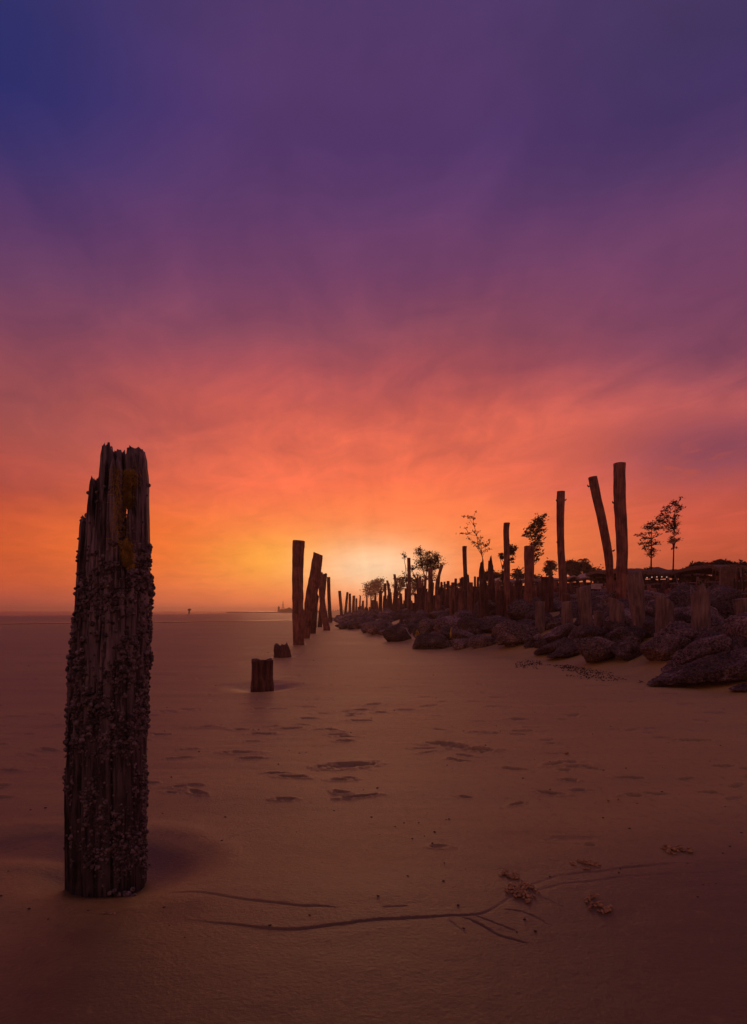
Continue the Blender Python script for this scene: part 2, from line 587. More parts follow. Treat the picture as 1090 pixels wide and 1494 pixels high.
# ------------------------------------------------------------------ haze
HZBOX = MB()
HZBOX.box((0, 0, 6.0), (9400, 9400, 14.4))
hm, ht = material('haze')
for n in list(ht.n):
    if n.type != 'OUTPUT_MATERIAL':
        ht.n.remove(n)
pv = ht.node('ShaderNodeVolumePrincipled')
pv.inputs['Color'].default_value = (0.98, 0.76, 0.60, 1)
pv.inputs['Density'].default_value = 0.0009
pv.inputs['Anisotropy'].default_value = 0.7
ht.l.new(pv.outputs[0], [n for n in ht.n if n.type == 'OUTPUT_MATERIAL'][0].inputs['Volume'])
link('haze', HZBOX.mesh('haze', hm, False), kind='stuff')


# ------------------------------------------------------------------ beach sheet
def seg_dist(X, Y, pts):
    """distance to a polyline, signed side and position along it (0..1)"""
    best = np.full(X.shape, 1e9)
    side = np.zeros(X.shape)
    par = np.zeros(X.shape)
    n = len(pts) - 1
    for i in range(n):
        ax, ay = pts[i]
        bx, by = pts[i + 1]
        vx, vy = bx - ax, by - ay
        L = vx * vx + vy * vy
        tt = np.clip(((X - ax) * vx + (Y - ay) * vy) / L, 0, 1)
        qx, qy = ax + tt * vx, ay + tt * vy
        d = np.hypot(X - qx, Y - qy)
        cr = np.sign(vx * (Y - ay) - vy * (X - ax))
        msk = d < best
        best = np.where(msk, d, best)
        side = np.where(msk, cr, side)
        par = np.where(msk, (i + tt) / n, par)
    return best, side, par


def smooth_pts(pp, k=6):
    P = np.array([flat(*p) for p in pp])
    tt = np.linspace(0, len(P) - 1, (len(P) - 1) * k + 1)
    out = []
    for t_ in tt:
        i = min(int(t_), len(P) - 2)
        f = t_ - i
        p0, p1, p2, p3 = P[max(i - 1, 0)], P[i], P[i + 1], P[min(i + 2, len(P) - 1)]
        out.append(tuple(0.5 * ((2 * p1) + (-p0 + p2) * f + (2 * p0 - 5 * p1 + 4 * p2 - p3) * f * f + (-p0 + 3 * p1 - 3 * p2 + p3) * f ** 3)))
    return out


# (photo points, groove depth, width, step height)
GROOVES = [
    ([(235, 1302), (300, 1308), (360, 1315), (430, 1322), (500, 1326)], 0.010, 0.020, 0.010),
    ([(255, 1338), (340, 1350), (430, 1355), (520, 1346), (600, 1340), (690, 1336), (730, 1322), (775, 1292), (830, 1276), (900, 1268), (985, 1260), (1090, 1262)], 0.012, 0.020, 0.016),
    ([(735, 1322), (800, 1296), (860, 1286), (950, 1277), (1090, 1270)], 0.006, 0.018, 0.006),
    ([(668, 1338), (700, 1350), (735, 1368), (785, 1380)], 0.012, 0.014, 0.0),
    ([(688, 1336), (715, 1346), (758, 1362)], 0.010, 0.011, 0.0),
    ([(730, 1328), (768, 1335), (806, 1354)], 0.009, 0.010, 0.0),
    ([(655, 1345), (682, 1366)], 0.006, 0.009, 0.0),
    ([(790, 1312), (826, 1326)], 0.006, 0.009, 0.0),
    ([(556, 1326), (600, 1324)], 0.008, 0.012, 0.0),
    ([(220, 1205), (255, 1198), (290, 1180)], 0.004, 0.015, 0.003),
    ([(300, 1240), (335, 1222), (375, 1210), (400, 1206)], 0.004, 0.014, 0.005),
    ([(60, 1302), (150, 1312), (215, 1304)], 0.006, 0.03, 0.006),
    ([(420, 1108), (520, 1120), (560, 1130)], 0.006, 0.03, 0.006),
    ([(560, 1060), (700, 1052), (860, 1066)], 0.004, 0.06, 0.010),
    ([(430, 985), (620, 990), (760, 984), (960, 1004)], 0.004, 0.08, 0.020),
    ([(960, 1120), (1090, 1165)], 0.004, 0.05, 0.012),
    ([(0, 1238), (60, 1222), (100, 1206)], 0.006, 0.05, 0.012),
]
# footprints and dimples: px, py, length (m), width (m), angle (deg), depth
DIMPLES = [
    (508, 1116, .42, .22, 20, .030), (654, 1088, .40, .20, -25, .030), (702, 1094, .26, .12, 0, .030), (640, 1085, .20, .12, 10, .024),
    (423, 1063, .28, .14, 10, .026), (545, 1028, .30, .16, 30, .026), (556, 1040, .26, .13, 0, .034), (530, 1036, .24, .13, 20, .03),
    (516, 1042, .24, .11, -10, .024), (592, 1036, .28, .14, 0, .02), (620, 1017, .28, .12, 5, .026), (628, 1030, .3, .12, 20, .026),
    (656, 1009, .3, .12, 0, .022), (725, 1017, .28, .12, 0, .026), (722, 1031, .26, .12, 10, .026), (758, 1050, .26, .15, 5, .034),
    (762, 1066, .30, .12, 0, .032), (834, 1043, .24, .12, 0, .034), (848, 1031, .28, .10, 0, .03), (876, 1020, .28, .12, 0, .026),
    (705, 1068, .26, .10, 0, .024), (717, 1070, .2, .1, 0, .022), (528, 1052, .26, .12, 0, .022), (504, 1075, .22, .1, 0, .02),
    (490, 1072, .22, .08, 0, .018), (380, 1070, .26, .1, 0, .022), (352, 1097, .3, .12, 0, .022), (452, 1049, .24, .12, 0, .022),
    (470, 1041, .24, .1, 0, .022), (444, 1031, .3, .12, 0, .022), (402, 1034, .24, .1, 0, .02), (374, 1026, .3, .1, 0, .02),
    (404, 1127, .16, .07, 0, .02), (833, 1112, .16, .10, 20, .02), (808, 1100, .16, .06, 0, .018), (842, 1118, .22, .1, 10, .018),
    (1010, 1080, .34, .12, -5, .03), (1060, 1118, .2, .06, 0, .026), (1000, 1026, .3, .12, 0, .02), (950, 1062, .3, .1, 10, .016),
    (272, 1035, .34, .12, 0, .018), (240, 1038, .3, .1, 0, .016), (300, 1060, .3, .1, 0, .018), (238, 985, .5, .16, 0, .02),
    (330, 1000, .5, .14, 0, .018), (20, 1046, .3, .1, 0, .018), (14, 1124, .2, .08, 0, .016), (60, 1008, .4, .12, 0, .016),
    (835, 1223, .34, .10, 0, .007), (862, 1232, .05, .06, 0, .012), (160, 1331, .14, .06, 10, .012), (640, 1235, .1, .06, 0, .01),
    (870, 1000, .5, .2, 0, .03), (930, 1006, .4, .16, 0, .024), (980, 1012, .4, .16, 0, .024), (905, 988, .5, .2, 0, .03),
    (1040, 1040, .4, .12, 0, .024), (690, 975, .4, .14, 0, .02), (580, 968, .5, .16, 0, .02), (500, 1000, .4, .12, 0, .018),
    (470, 985, .4, .12, 0, .018), (560, 1003, .35, .12, 0, .02), (604, 1000, .35, .12, 0, .018), (655, 1085, .18, .1, 0, .02),
]


def build_ground():
    rr = [0.35, 0.8, 1.2, 1.5, 1.7, 1.85, 1.95]
    py = 1500.0
    while py > 906:
        rr.append(H * F / (py - HZ))
        py -= 0.95 if py > 960 else 1.05
    r0 = rr[-1]
    rr += list(np.geomspace(r0 * 1.03, 4550, 90))
    rr = np.array(rr)
    inner = np.arange(-35, 35.001, 0.112)
    outer = np.concatenate([np.arange(35, 60, 1.0), np.arange(60, 300, 5.0), np.arange(300, 325, 1.0)])[1:]
    th = np.radians(np.concatenate([inner, outer]))
    T, RR = np.meshgrid(th, rr)
    X = np.sin(T) * RR
    Y = np.cos(T) * RR
    Z = gbase(X, Y)
    near = 1 - sstep(RR, 30, 90)
    s = X - np.interp(Y, ED, EX)
    # long soft ripples left by the tide
    Z = Z + near * 0.012 * fbm(X * 0.7, Y * 1.6, 0, 4, 3)
    Z = Z + near * 0.0035 * fbm(X * 3.0, Y * 9.0, 0, 3, 8) * sstep(fbm(X * 0.35, Y * 0.35, 0, 2, 21), -0.2, 0.4)
    Z = Z + 0.0022 * fbm(X * 11, Y * 17, 0, 4, 61, 0.65) * (1 - sstep(RR, 8, 18)) * (0.4 + 0.6 * sstep(fbm(X * 0.8, Y * 0.8, 0, 2, 62), -0.3, 0.3))
    Z = Z + 0.05 * fbm(X * 0.12, Y * 0.3, 0, 3, 5) * sstep(RR, 8, 30) * (1 - sstep(RR, 50, 90))
    Z = Z + np.where(s > 0, 0.18 * fbm(X * 0.8, Y * 0.8, 0, 4, 11) * sstep(s, 0, 3), 0)
    damp_shade = 0.95 * (1 - sstep(Y - 0.35 * X + 0.5 * fbm(X * .7, Y * .7, 0, 3, 41), 2.3, 4.3)) * (Y > 0)  # near sand painted darker, standing in for light falloff towards the viewer
    damp_shade = np.maximum(damp_shade, 0.42 * (1 - sstep(X + 0.25 * Y + 0.8 * fbm(X * .3, Y * .3, 0, 3, 40), -0.5, 3.0)) * near)
    near_mask = RR < 40
    for pts, dep, wid, step in GROOVES:
        P = smooth_pts(pts)
        ps = np.array(P)
        mk = near_mask & (X > ps[:, 0].min() - .6) & (X < ps[:, 0].max() + .6) & (Y > ps[:, 1].min() - .6) & (Y < ps[:, 1].max() + .6)
        if not mk.any():
            continue
        xx, yy = X[mk], Y[mk]
        d, sd_, par = seg_dist(xx + 0.010 * vn(xx * 9, yy * 9, 0, 2) + 0.004 * vn(xx * 45, yy * 45, 0, 2), yy + 0.010 * vn(xx * 9, yy * 9, 5, 2), P)
        fade = np.clip(np.minimum(par, 1 - par) * 7, 0, 1)
        if len(pts) > 6:
            fade = fade * (0.45 + 0.55 * sstep(vn(par * 7, 0.5, 0, 7), -0.5, 0.3))
        wid = wid * 0.44
        dep = dep * (0.40 if len(pts) > 4 else 0.50)
        wid = wid * np.clip(0.55 + 0.6 * (vn(par * 23, 1.5, 0, 12) * .5 + .5) + 0.35 * vn(xx * 60, yy * 60, 0, 13), 0.25, 1.6) * (0.35 + 0.65 * np.clip(np.minimum(par, 1 - par) * 5, 0, 1))
        g = -dep * np.exp(-(d / wid) ** 2) * fade
        g += 0.15 * step * sd_ * np.exp(-d / 0.035) * (1 - np.exp(-d / (wid * 0.5))) * fade
        Z[mk] += g
    rng = random.Random(5)
    dims = list(DIMPLES)
    for i in range(200):
        px_, py_ = rng.uniform(-60, 1120), 945 + 230 * rng.random() ** 1.5
        dims.append((px_, py_, rng.uniform(.10, .26), rng.uniform(.05, .10), rng.uniform(-40, 40), rng.uniform(.012, .026)))
    for i, (px_, py_, L, w, a, dep) in enumerate(dims):
        cx, cy = flat(px_, py_)
        ca, sa = math.cos(R(a)), math.sin(R(a))
        mk = (abs(X - cx) < max(L, w) * 1.5) & (abs(Y - cy) < max(L, w) * 1.5)
        if not mk.any():
            continue
        xx, yy = X[mk] - cx, Y[mk] - cy
        u = (xx * ca + yy * sa) / (L / 2)
        v = (-xx * sa + yy * ca) / (w / 2)
        u = u + 0.35 * vn(X[mk] * 22, Y[mk] * 22, i, 3) + 0.3 * vn(X[mk] * 50, Y[mk] * 50, i, 5)
        v = v + 0.35 * vn(X[mk] * 14, Y[mk] * 14, i + .5, 4)
        q = np.sqrt(u * u + v * v)
        dep = dep * 0.65
        L, w = L * (0.58 if py_ < 1060 else 0.5), min(w, .12) * (1.15 if py_ < 1060 else 0.9)
        Z[mk] += -dep * (1 - sstep(q, 0.45, 1.1)) + dep * 0.45 * np.exp(-((q - 1.3) / 0.28) ** 2)
        damp_shade[mk] = np.maximum(damp_shade[mk], 0.4 * (1 - sstep(q, 0.6, 1.2)))
    # the scoured hollow round the big post, and small ones round the stumps
    for px_, py_, rx, ry, dep, dm in ((165, 1262, 0.56, 0.60, 0.075, 1.0), (60, 1232, 0.55, 0.34, 0.035, 0.8), (384, 1001, 0.62, 1.0, 0.08, 1.0),
                                      (425, 1000, 0.5, 0.5, 0.03, 0.6), (413, 957, 0.6, 0.9, 0.04, 0.7), (436, 939, 0.5, 0.9, 0.04, 0.7), (100, 1340, 0.7, 0.22, .01, .5)):
        cx, cy = flat(px_, py_)
        q = np.sqrt(((X - cx) / rx) ** 2 + ((Y - cy) / ry) ** 2) + 0.12 * vn(X * 2.3, Y * 2.3, 0, 9)
        Z += -dep * (1 - sstep(q, 0.2, 1.0)) + 0.10 * dep * np.exp(-((q - 1.1) / 0.15) ** 2)
        damp_shade = np.maximum(damp_shade, dm * (1 - sstep(q, 0.45, 1.0)))
    xw = np.interp(Y, [-5000, 0, 173, 260, 900, 5000], [-1580, -144, -94, -69, -95, -110])
    damp_shade = np.maximum(damp_shade, 0.6 * sstep(RR, 80, 120) * (s < 0))
    nr, nt = X.shape
    V = np.stack([X.ravel(), Y.ravel(), Z.ravel()], 1)
    V = np.vstack([V, [[0, 0, 0]]])
    i = np.arange(nr - 1)[:, None]
    j = np.arange(nt)[None, :]
    j2 = (j + 1) % nt
    q = np.stack([i * nt + j, i * nt + j2, (i + 1) * nt + j2, (i + 1) * nt + j], -1).reshape(-1, 4)
    tri = np.stack([np.full(nt, nr * nt), np.arange(nt), (np.arange(nt) + 1) % nt], 1)
    # wind so that normals point up
    q = q[:, ::-1]
    tri = tri[:, ::-1]
    me = bpy.data.meshes.new('beach')
    nv = len(V)
    me.vertices.add(nv)
    me.vertices.foreach_set('co', V.ravel())
    loops = np.concatenate([q.ravel(), tri.ravel()])
    me.loops.add(len(loops))
    me.loops.foreach_set('vertex_index', loops)
    me.polygons.add(len(q) + len(tri))
    starts = np.concatenate([np.arange(len(q)) * 4, len(q) * 4 + np.arange(len(tri)) * 3])
    me.polygons.foreach_set('loop_start', starts)
    me.polygons.foreach_set('use_smooth', np.ones(len(q) + len(tri), bool))
    me.update(calc_edges=True)
    me.validate()
    a = me.attributes.new('damp_shade', 'FLOAT', 'POINT')
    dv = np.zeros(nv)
    dv[:-1] = damp_shade.ravel()
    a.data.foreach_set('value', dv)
    if me.polygons[0].normal.z < 0:
        me.flip_normals()
    me.materials.append(M['sand'])
    return link('beach', me, kind='structure')


beach = build_ground()
beach['label'] = 'moist brown sand beach with footprints and drag marks, rising to a bank on the right'

# sea sheet
mb = MB()
xs_near = np.interp([-4600, 0, 173, 260, 900, 4550], [-5000, 0, 173, 260, 900, 5000], [-1580, -144, -94, -69, -95, -110])
ys = [-4600, -1000, 0, 60, 120, 173, 200, 230, 260, 330, 420, 600, 900, 1500, 2600, 4550]
xw = np.interp(ys, [-5000, 0, 173, 260, 900, 5000], [-1580, -144, -94, -69, -95, -110])
V = []
for y_, x_ in zip(ys, xw):
    V += [(-4600, y_, -0.06), (x_ - 0.2, y_, -0.06)]
mb.add(V, [(2 * k, 2 * k + 1, 2 * k + 3, 2 * k + 2) for k in range(len(ys) - 1)])
link('sea', mb.mesh('sea', M['water']), kind='structure')


def strip(name, pts, widths, z, mat, kind='structure', wob=0.0, n=60):
    P = np.array(pts, float)
    tt = np.linspace(0, len(P) - 1, n)
    xs = np.interp(tt, range(len(P)), P[:, 0])
    ys_ = np.interp(tt, range(len(P)), P[:, 1])
    ws = np.interp(tt, range(len(P)), widths)
    V = []
    for k, (x, y) in enumerate(zip(xs, ys_)):
        w = ws[k] * (1 + wob * float(vn(k * 0.5, 1.3, 0, 4)))
        o = wob * float(vn(k * 0.21, 8.3, 0, 4)) * ws[k]
        V += [(x, y - w / 2 + o, z), (x, y + w / 2 + o, z)]
    mb_ = MB()
    mb_.add(V, [(2 * k, 2 * k + 2, 2 * k + 3, 2 * k + 1) for k in range(n - 1)])
    return link(name, mb_.mesh(name, mat), kind=kind)


strip('tide_pool', [(-90, 20), (-36.4, 67), (-22, 79), (-10.7, 93), (-9.0, 95)], [3, 5.0, 5.0, 4.5, 0.3], 0.05, M['water'], wob=0.25)
strip('wash_line', [(-110, 148), (-93, 168), (-80, 215), (-68, 262)], [4, 5, 8, 8], 0.02, M['foam'], wob=0.5)

# ------------------------------------------------------------------ the big barnacled post
DP = 3.37


def hx(px, D=DP):
    return (px - 545.0) / F * D


def hz(py, D=3.25):
    return H + (HZ - py) / F * D


hero = bpy.data.objects.new('weathered_post', None)
col.objects.link(hero)
HX0 = hx(154)
hero.location = (HX0, DP, 0)
tag(hero, 'big split weathered post covered with barnacles standing alone in the sand at the left', 'post')


def stave(rows_, dyc, depth, seed, jag=0.05, sides=36, segs=190, grain=0.16):
    """rows_: (py, x centre px, half width px) from the top down"""
    rows_ = sorted(rows_)
    z = np.array([hz(r[0]) for r in rows_])[::-1]
    xc = np.array([hx(r[1], DP + dyc - 0.02) for r in rows_])[::-1] - HX0
    hw = np.array([r[2] * 0.90 / F * DP for r in rows_])[::-1]
    zb, zt = z[0], z[-1]
    tt = np.linspace(0, 1, segs)
    th = np.linspace(0, 2 * math.pi, sides, endpoint=False)
    T, A = np.meshgrid(tt, th, indexing='ij')
    top_off = 0.7 * jag * (vn(A * 2.3, seed * 3.1, 0, seed) + 0.6 * vn(A * 5.5, seed * 1.1, 0, seed + 1)) - jag
    Zz = zb + (zt - zb) * T + top_off * T ** 14
    cx = np.interp(Zz, z, xc)
    w = np.interp(Zz, z, hw)
    ca, sa = np.cos(A), np.sin(A)
    sq = (np.abs(ca) ** 2.8 + np.abs(sa) ** 2.8) ** (-1 / 2.8)
    per = np.stack([ca * 1.5, sa * 1.5])
    g = 1 + grain * fbm(per[0] * 2.2, per[1] * 2.2, Zz * 0.8, 4, seed, 0.7) - 0.22 * np.clip(1 - 6 * np.abs(vn(per[0] * 2.0, per[1] * 2.0, Zz * 0.5, seed + 5)), 0, 1)
    g = g + 0.05 * fbm(per[0] * 3, per[1] * 3, Zz * 14, 3, seed + 3)
    tap = 1 - 0.15 * sstep(T, 0.975, 1.0)
    x = cx + ca * sq * w * g * tap
    y = dyc + sa * sq * depth * g * tap
    V = np.stack([x.ravel(), y.ravel(), Zz.ravel()], 1)
    Fc = []
    for i in range(segs - 1):
        for k in range(sides):
            k2 = (k + 1) % sides
            Fc.append((i * sides + k, i * sides + k2, (i + 1) * sides + k2, (i + 1) * sides + k))
    cen = V[-sides:].mean(0)
    cen[2] -= 0.03
    V = np.vstack([V, cen])
    V[:, 0] = V[:, 0] * 0.93 - 0.0015
    for k in range(sides):
        Fc.append(((segs - 1) * sides + k, (segs - 1) * sides + (k + 1) % sides, len(V) - 1))
    mb_ = MB()
    mb_.add(V, Fc)
    return mb_


B = 1352
staves = [
    ('shaft', [(735, 168, 34), (850, 164, 44), (1000, 160, 50), (1150, 156, 50), (B, 155, 50)], 0.0, 0.135, 1, 0.06),
    ('splinter', [(740, 126, 4), (765, 124, 7), (860, 119, 9), (900, 116, 9), (1000, 108, 11), (1150, 103, 11), (B, 104, 11)], 0.01, 0.07, 2, 0.03),
    ('splinter', [(682, 141, 6), (700, 139, 8), (740, 136, 9), (860, 130, 12), (1000, 120, 14), (1150, 116, 15), (B, 116, 15)], -0.06, 0.06, 3, 0.05),
    ('splinter', [(640, 156, 6), (655, 156, 7), (700, 153, 9), (760, 150, 12), (850, 147, 13), (1000, 136, 15), (1200, 132, 16), (B, 132, 16)], -0.105, 0.05, 4, 0.03),
    ('splinter', [(662, 170, 4), (690, 170, 8), (740, 169, 11), (780, 168, 12), (850, 165, 12), (1000, 158, 15), (1200, 154, 16), (B, 154, 16)], -0.13, 0.045, 5, 0.04),
    ('splinter', [(643, 175, 12), (700, 174, 10), (800, 172, 12), (1000, 172, 14), (B, 170, 16)], -0.01, 0.05, 6, 0.035),
    ('splinter', [(645, 200, 14), (665, 201, 14.5), (720, 203, 14), (850, 206, 14), (1000, 202, 14), (1150, 198, 14), (B, 198, 14)], -0.02, 0.07, 7, 0.012),
    ('splinter', [(662, 211, 3), (700, 212, 5), (830, 213, 6), (850, 216, 7), (1000, 210, 7), (1150, 206, 7), (B, 206, 7)], 0.05, 0.07, 8, 0.02),
    ('splinter', [(800, 176, 3), (840, 177, 8), (900, 178, 10), (1100, 176, 11), (B, 176, 11)], -0.13, 0.035, 9, 0.05),
    ('splinter', [(735, 195, 4), (770, 194, 8), (900, 193, 10), (1100, 190, 10), (B, 188, 10)], -0.10, 0.04, 10, 0.04),
    ('splinter', [(690, 150, 9), (850, 145, 20), (1000, 140, 24), (B, 135, 24)], 0.10, 0.06, 11, 0.06),
    ('splinter', [(738, 195, 10), (850, 195, 20), (1000, 190, 22), (B, 185, 22)], 0.10, 0.06, 12, 0.06),
]
hero_bvh_v, hero_bvh_f, nb = [], [], 0
for nm, rw, dyc, dep, sd_, jg in staves:
    b_ = stave(rw, dyc, dep, sd_, jg)
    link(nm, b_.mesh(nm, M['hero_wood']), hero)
    Vv = np.concatenate(b_.v)
    hero_bvh_v += [tuple(v) for v in Vv]
    hero_bvh_f += [tuple(i + nb for i in f) for f in b_.f]
    nb += len(Vv)
bvh = BVHTree.FromPolygons(hero_bvh_v, hero_bvh_f)


def barnacle(mb_, p, n, r, h, rng):
    n = n.normalized()
    a = n.orthogonal().normalized()
    b = n.cross(a)
    S = 8
    V = []
    ph = rng.random() * 6.28
    for rad, hh in ((1.0, -0.15), (0.86, 0.55), (0.50, 1.0), (0.34, 0.95), (0.22, 0.45)):
        for k in range(S):
            t_ = ph + 2 * math.pi * k / S
            w = rad * r * (1 + (0.14 if k % 2 else -0.08) * (1 if rad > .5 else 0.3))
            V.append(p + a * (w * math.cos(t_)) + b * (w * math.sin(t_)) + n * (hh * h))
    Fc = []
    for i in range(4):
        for k in range(S):
            k2 = (k + 1) % S
            Fc.append((i * S + k, i * S + k2, (i + 1) * S + k2, (i + 1) * S + k))
    Fc.append(tuple(4 * S + k for k in range(S)))
    mb_.add([tuple(v) for v in V], Fc)


rng = random.Random(12)
big, small_ = [], MB()
cnt = 0
cands = []
for _ in range(30000):
    a = rng.uniform(0, 2 * math.pi)
    z = rng.uniform(-0.02, 1.95)
    o = Vector((math.cos(a) * 0.6, math.sin(a) * 0.6, z))
    tgt = Vector((rng.uniform(-0.12, 0.18), rng.uniform(-.05, .05), z + rng.uniform(-.03, .03)))
    loc, nrm, idx, dist = bvh.ray_cast(o, (tgt - o).normalized(), 1.5)
    if loc is None:
        continue
    if nrm.dot(o - loc) < 0:
        nrm = -nrm
    py = HZ - (loc.z - H) / 3.25 * F
    fx = loc.x * F / DP + 154       # photo column of the spot
    if py < 790:
        dn = 0.03
    elif py < 850:
        dn = 0.14 + (0.5 if fx > 165 else 0) + (0.5 if fx > 205 else 0)
    elif py < 930:
        dn = 0.45 + (0.5 if fx > 165 else 0.0)
    elif py < 1090:
        dn = 1.0
    elif py < 1170:
        dn = 0.6 if fx < 160 else 0.8
    else:
        dn = 0.04 if fx < 140 else 0.8
        if 1225 < py < 1265:
            dn += 0.4
        if py > 1275:
            dn *= 0.15
    cl_ = float(fbm(loc.x * 14, loc.y * 14, loc.z * 9, 3, 31))
    if rng.random() > dn * (0.06 + 2.4 * max(0, cl_ + 0.12)):
        continue
    rr_ = rng.uniform(0.0045, 0.0095) if rng.random() < 0.86 else rng.uniform(0.010, 0.016)
    if py > 1090:
        rr_ *= 0.8
    cands.append((loc, nrm, rr_))
cands.sort(key=lambda q: -q[2])
kept = []
grid = {}
for loc, nrm, rr_ in cands:
    key = (int(loc.x / .02), int(loc.y / .02), int(loc.z / .02))
    ok = True
    for i_ in (-1, 0, 1):
        for j_ in (-1, 0, 1):
            for k_ in (-1, 0, 1):
                for (l2, r2) in grid.get((key[0] + i_, key[1] + j_, key[2] + k_), ()):
                    if (l2 - loc).length < (rr_ + r2) * 0.62:
                        ok = False
                        break
                if not ok:
                    break
            if not ok:
                break
        if not ok:
            break
    if ok:
        grid.setdefault(key, []).append((loc, rr_))
        kept.append((loc, nrm, rr_))
for loc, nrm, rr_ in kept[:7000]:
    nn = (nrm + Vector((rng.uniform(-.35, .35), rng.uniform(-.35, .35), rng.uniform(-.3, .3)))).normalized()
    barnacle(small_, loc, nn, rr_, rr_ * rng.uniform(0.8, 1.4), rng)
# a heap of loose shells at the foot
for k in range(9):
    p = Vector((hx(rng.uniform(160, 206), 3.2) - HX0, rng.uniform(-0.205, -0.165), rng.uniform(-0.03, 0.004)))
    barnacle(small_, p, Vector((rng.uniform(-1, 1), -0.6, rng.uniform(0.2, 1))), rng.uniform(.009, .016), .01, rng)
link('barnacles', small_.mesh('barnacles', M['barnacle']), hero, kind='stuff')


def moss(y0, y1, xa, xb, n, seed):
    rg = random.Random(seed)
    mb_ = MB()
    for _ in range(n):
        f = rg.random()
        py_ = y0 + (y1 - y0) * f
        px_ = rg.gauss(xa + (xb - xa) * f, 5.0 * (1 - 0.5 * f) if True else 1)
        z = hz(py_)
        o = Vector((hx(px_) - HX0, -0.6, z))
        loc, nrm, i_, d_ = bvh.ray_cast(o, Vector((0, 1, 0)), 1.0)
        if loc is None:
            if px_ < 214:
                continue
            loc = Vector((hx(213) - HX0, -0.03, z))
        p = loc.copy()
        pts = [p]
        dr = Vector((rg.uniform(-1, 1), -0.5 * rg.random(), rg.uniform(-1.2, 0.3)))
        for s_ in range(4):
            dr = (dr + Vector((rg.uniform(-.8, .8), rg.uniform(-.45, .35), rg.uniform(-.9, .4)))).normalized()
            p = p + dr * rg.uniform(0.005, 0.012)
            pts.append(p)
        mb_.tube(pts, 0.0007, 3, False)
    return mb_


for q in ((682, 735, 197, 194, 1500, 3), (785, 822, 196, 203, 900, 4), (735, 785, 190, 194, 260, 6)):
    mm = moss(*q)
    link('moss', mm.mesh('moss', M['moss']), hero, kind='stuff')


# ------------------------------------------------------------------ logs
def log_mesh(name, path, rad, mat, seed, sides=16, segs=26, top='flat', slant=0.0, slant_dir=0.0, jag=0.12, rough=0.06, oval=1.0, capmat=None):
    """path: list of local (x, y, z) from the foot up; rad: radii"""
    P = np.array(path, float)
    tt = np.linspace(0, len(P) - 1, segs)
    if len(P) > 2:
        pts = []
        for t_ in tt:
            i = min(int(t_), len(P) - 2)
            f = t_ - i
            p0, p1, p2, p3 = P[max(i - 1, 0)], P[i], P[i + 1], P[min(i + 2, len(P) - 1)]
            pts.append(0.5 * ((2 * p1) + (-p0 + p2) * f + (2 * p0 - 5 * p1 + 4 * p2 - p3) * f * f + (-p0 + 3 * p1 - 3 * p2 + p3) * f ** 3))
        C = np.array(pts)
    else:
        C = np.array([P[0] + (P[1] - P[0]) * t_ for t_ in tt])
    Rr = np.interp(tt, range(len(P)), rad)
    th = np.linspace(0, 2 * math.pi, sides, endpoint=False)
    T, A = np.meshgrid(np.arange(segs), th, indexing='ij')
    ca, sa = np.cos(A), np.sin(A)
    L = C[-1, 2] - C[0, 2]
    zz = C[T, 2]
    g = 1 + rough * 1.2 * fbm(ca * 1.3, sa * 1.3, zz * 0.7 + seed, 3, seed) + rough * 1.6 * fbm(ca * 3.2, sa * 3.2, zz * 0.5, 3, seed + 1, 0.7)
    g = g - rough * 2.2 * np.clip(1 - 7 * np.abs(vn(ca * 1.7, sa * 1.7, zz * 0.35 + seed, seed + 4)), 0, 1)
    g = g + rough * 0.9 * fbm(ca * 3, sa * 3, zz * 5, 2, seed + 9)
    x = C[T, 0] + ca * Rr[T] * g
    y = C[T, 1] + sa * Rr[T] * g * oval
    w = (T / (segs - 1)) ** 5
    off = slant * np.cos(A - slant_dir) * Rr[T] * w
    if top == 'jag':
        off = off + w * jag * (1.2 * vn(A * 1.3 + seed, seed * .7, 0, seed) + 0.9 * vn(A * 3.6, seed * 1.7, 0, seed + 2) - 0.4)
    z = zz + off
    V = np.stack([x.ravel(), y.ravel(), z.ravel()], 1)
    Fc = []
    for i in range(segs - 1):
        for k in range(sides):
            k2 = (k + 1) % sides
            Fc.append((i * sides + k, i * sides + k2, (i + 1) * sides + k2, (i + 1) * sides + k))
    top_r = V[-sides:]
    cen = top_r.mean(0)
    inner = cen + (top_r - cen) * 0.86
    inner[:, 2] += (-0.02 if top != 'jag' else -jag * 0.35) + (0.03 if top == 'flat' else 0)
    cc = cen.copy()
    cc[2] += 0.015 if top != 'jag' else -jag * 0.8
    n0 = len(V)
    V = np.vstack([V, inner, cc])
    nside = len(Fc)
    for k in range(sides):
        k2 = (k + 1) % sides
        Fc.append((n0 - sides + k, n0 - sides + k2, n0 + k2, n0 + k))
        Fc.append((n0 + k, n0 + k2, n0 + sides))
    Fc.append(tuple(reversed(range(sides))))
    mb_ = MB()
    mb_.add(V, Fc)
    me = mb_.mesh(name, mat)
    if capmat:
        me.materials.append(capmat)
        for i in range(nside, len(Fc) - 1):
            me.polygons[i].material_index = 1
    return me


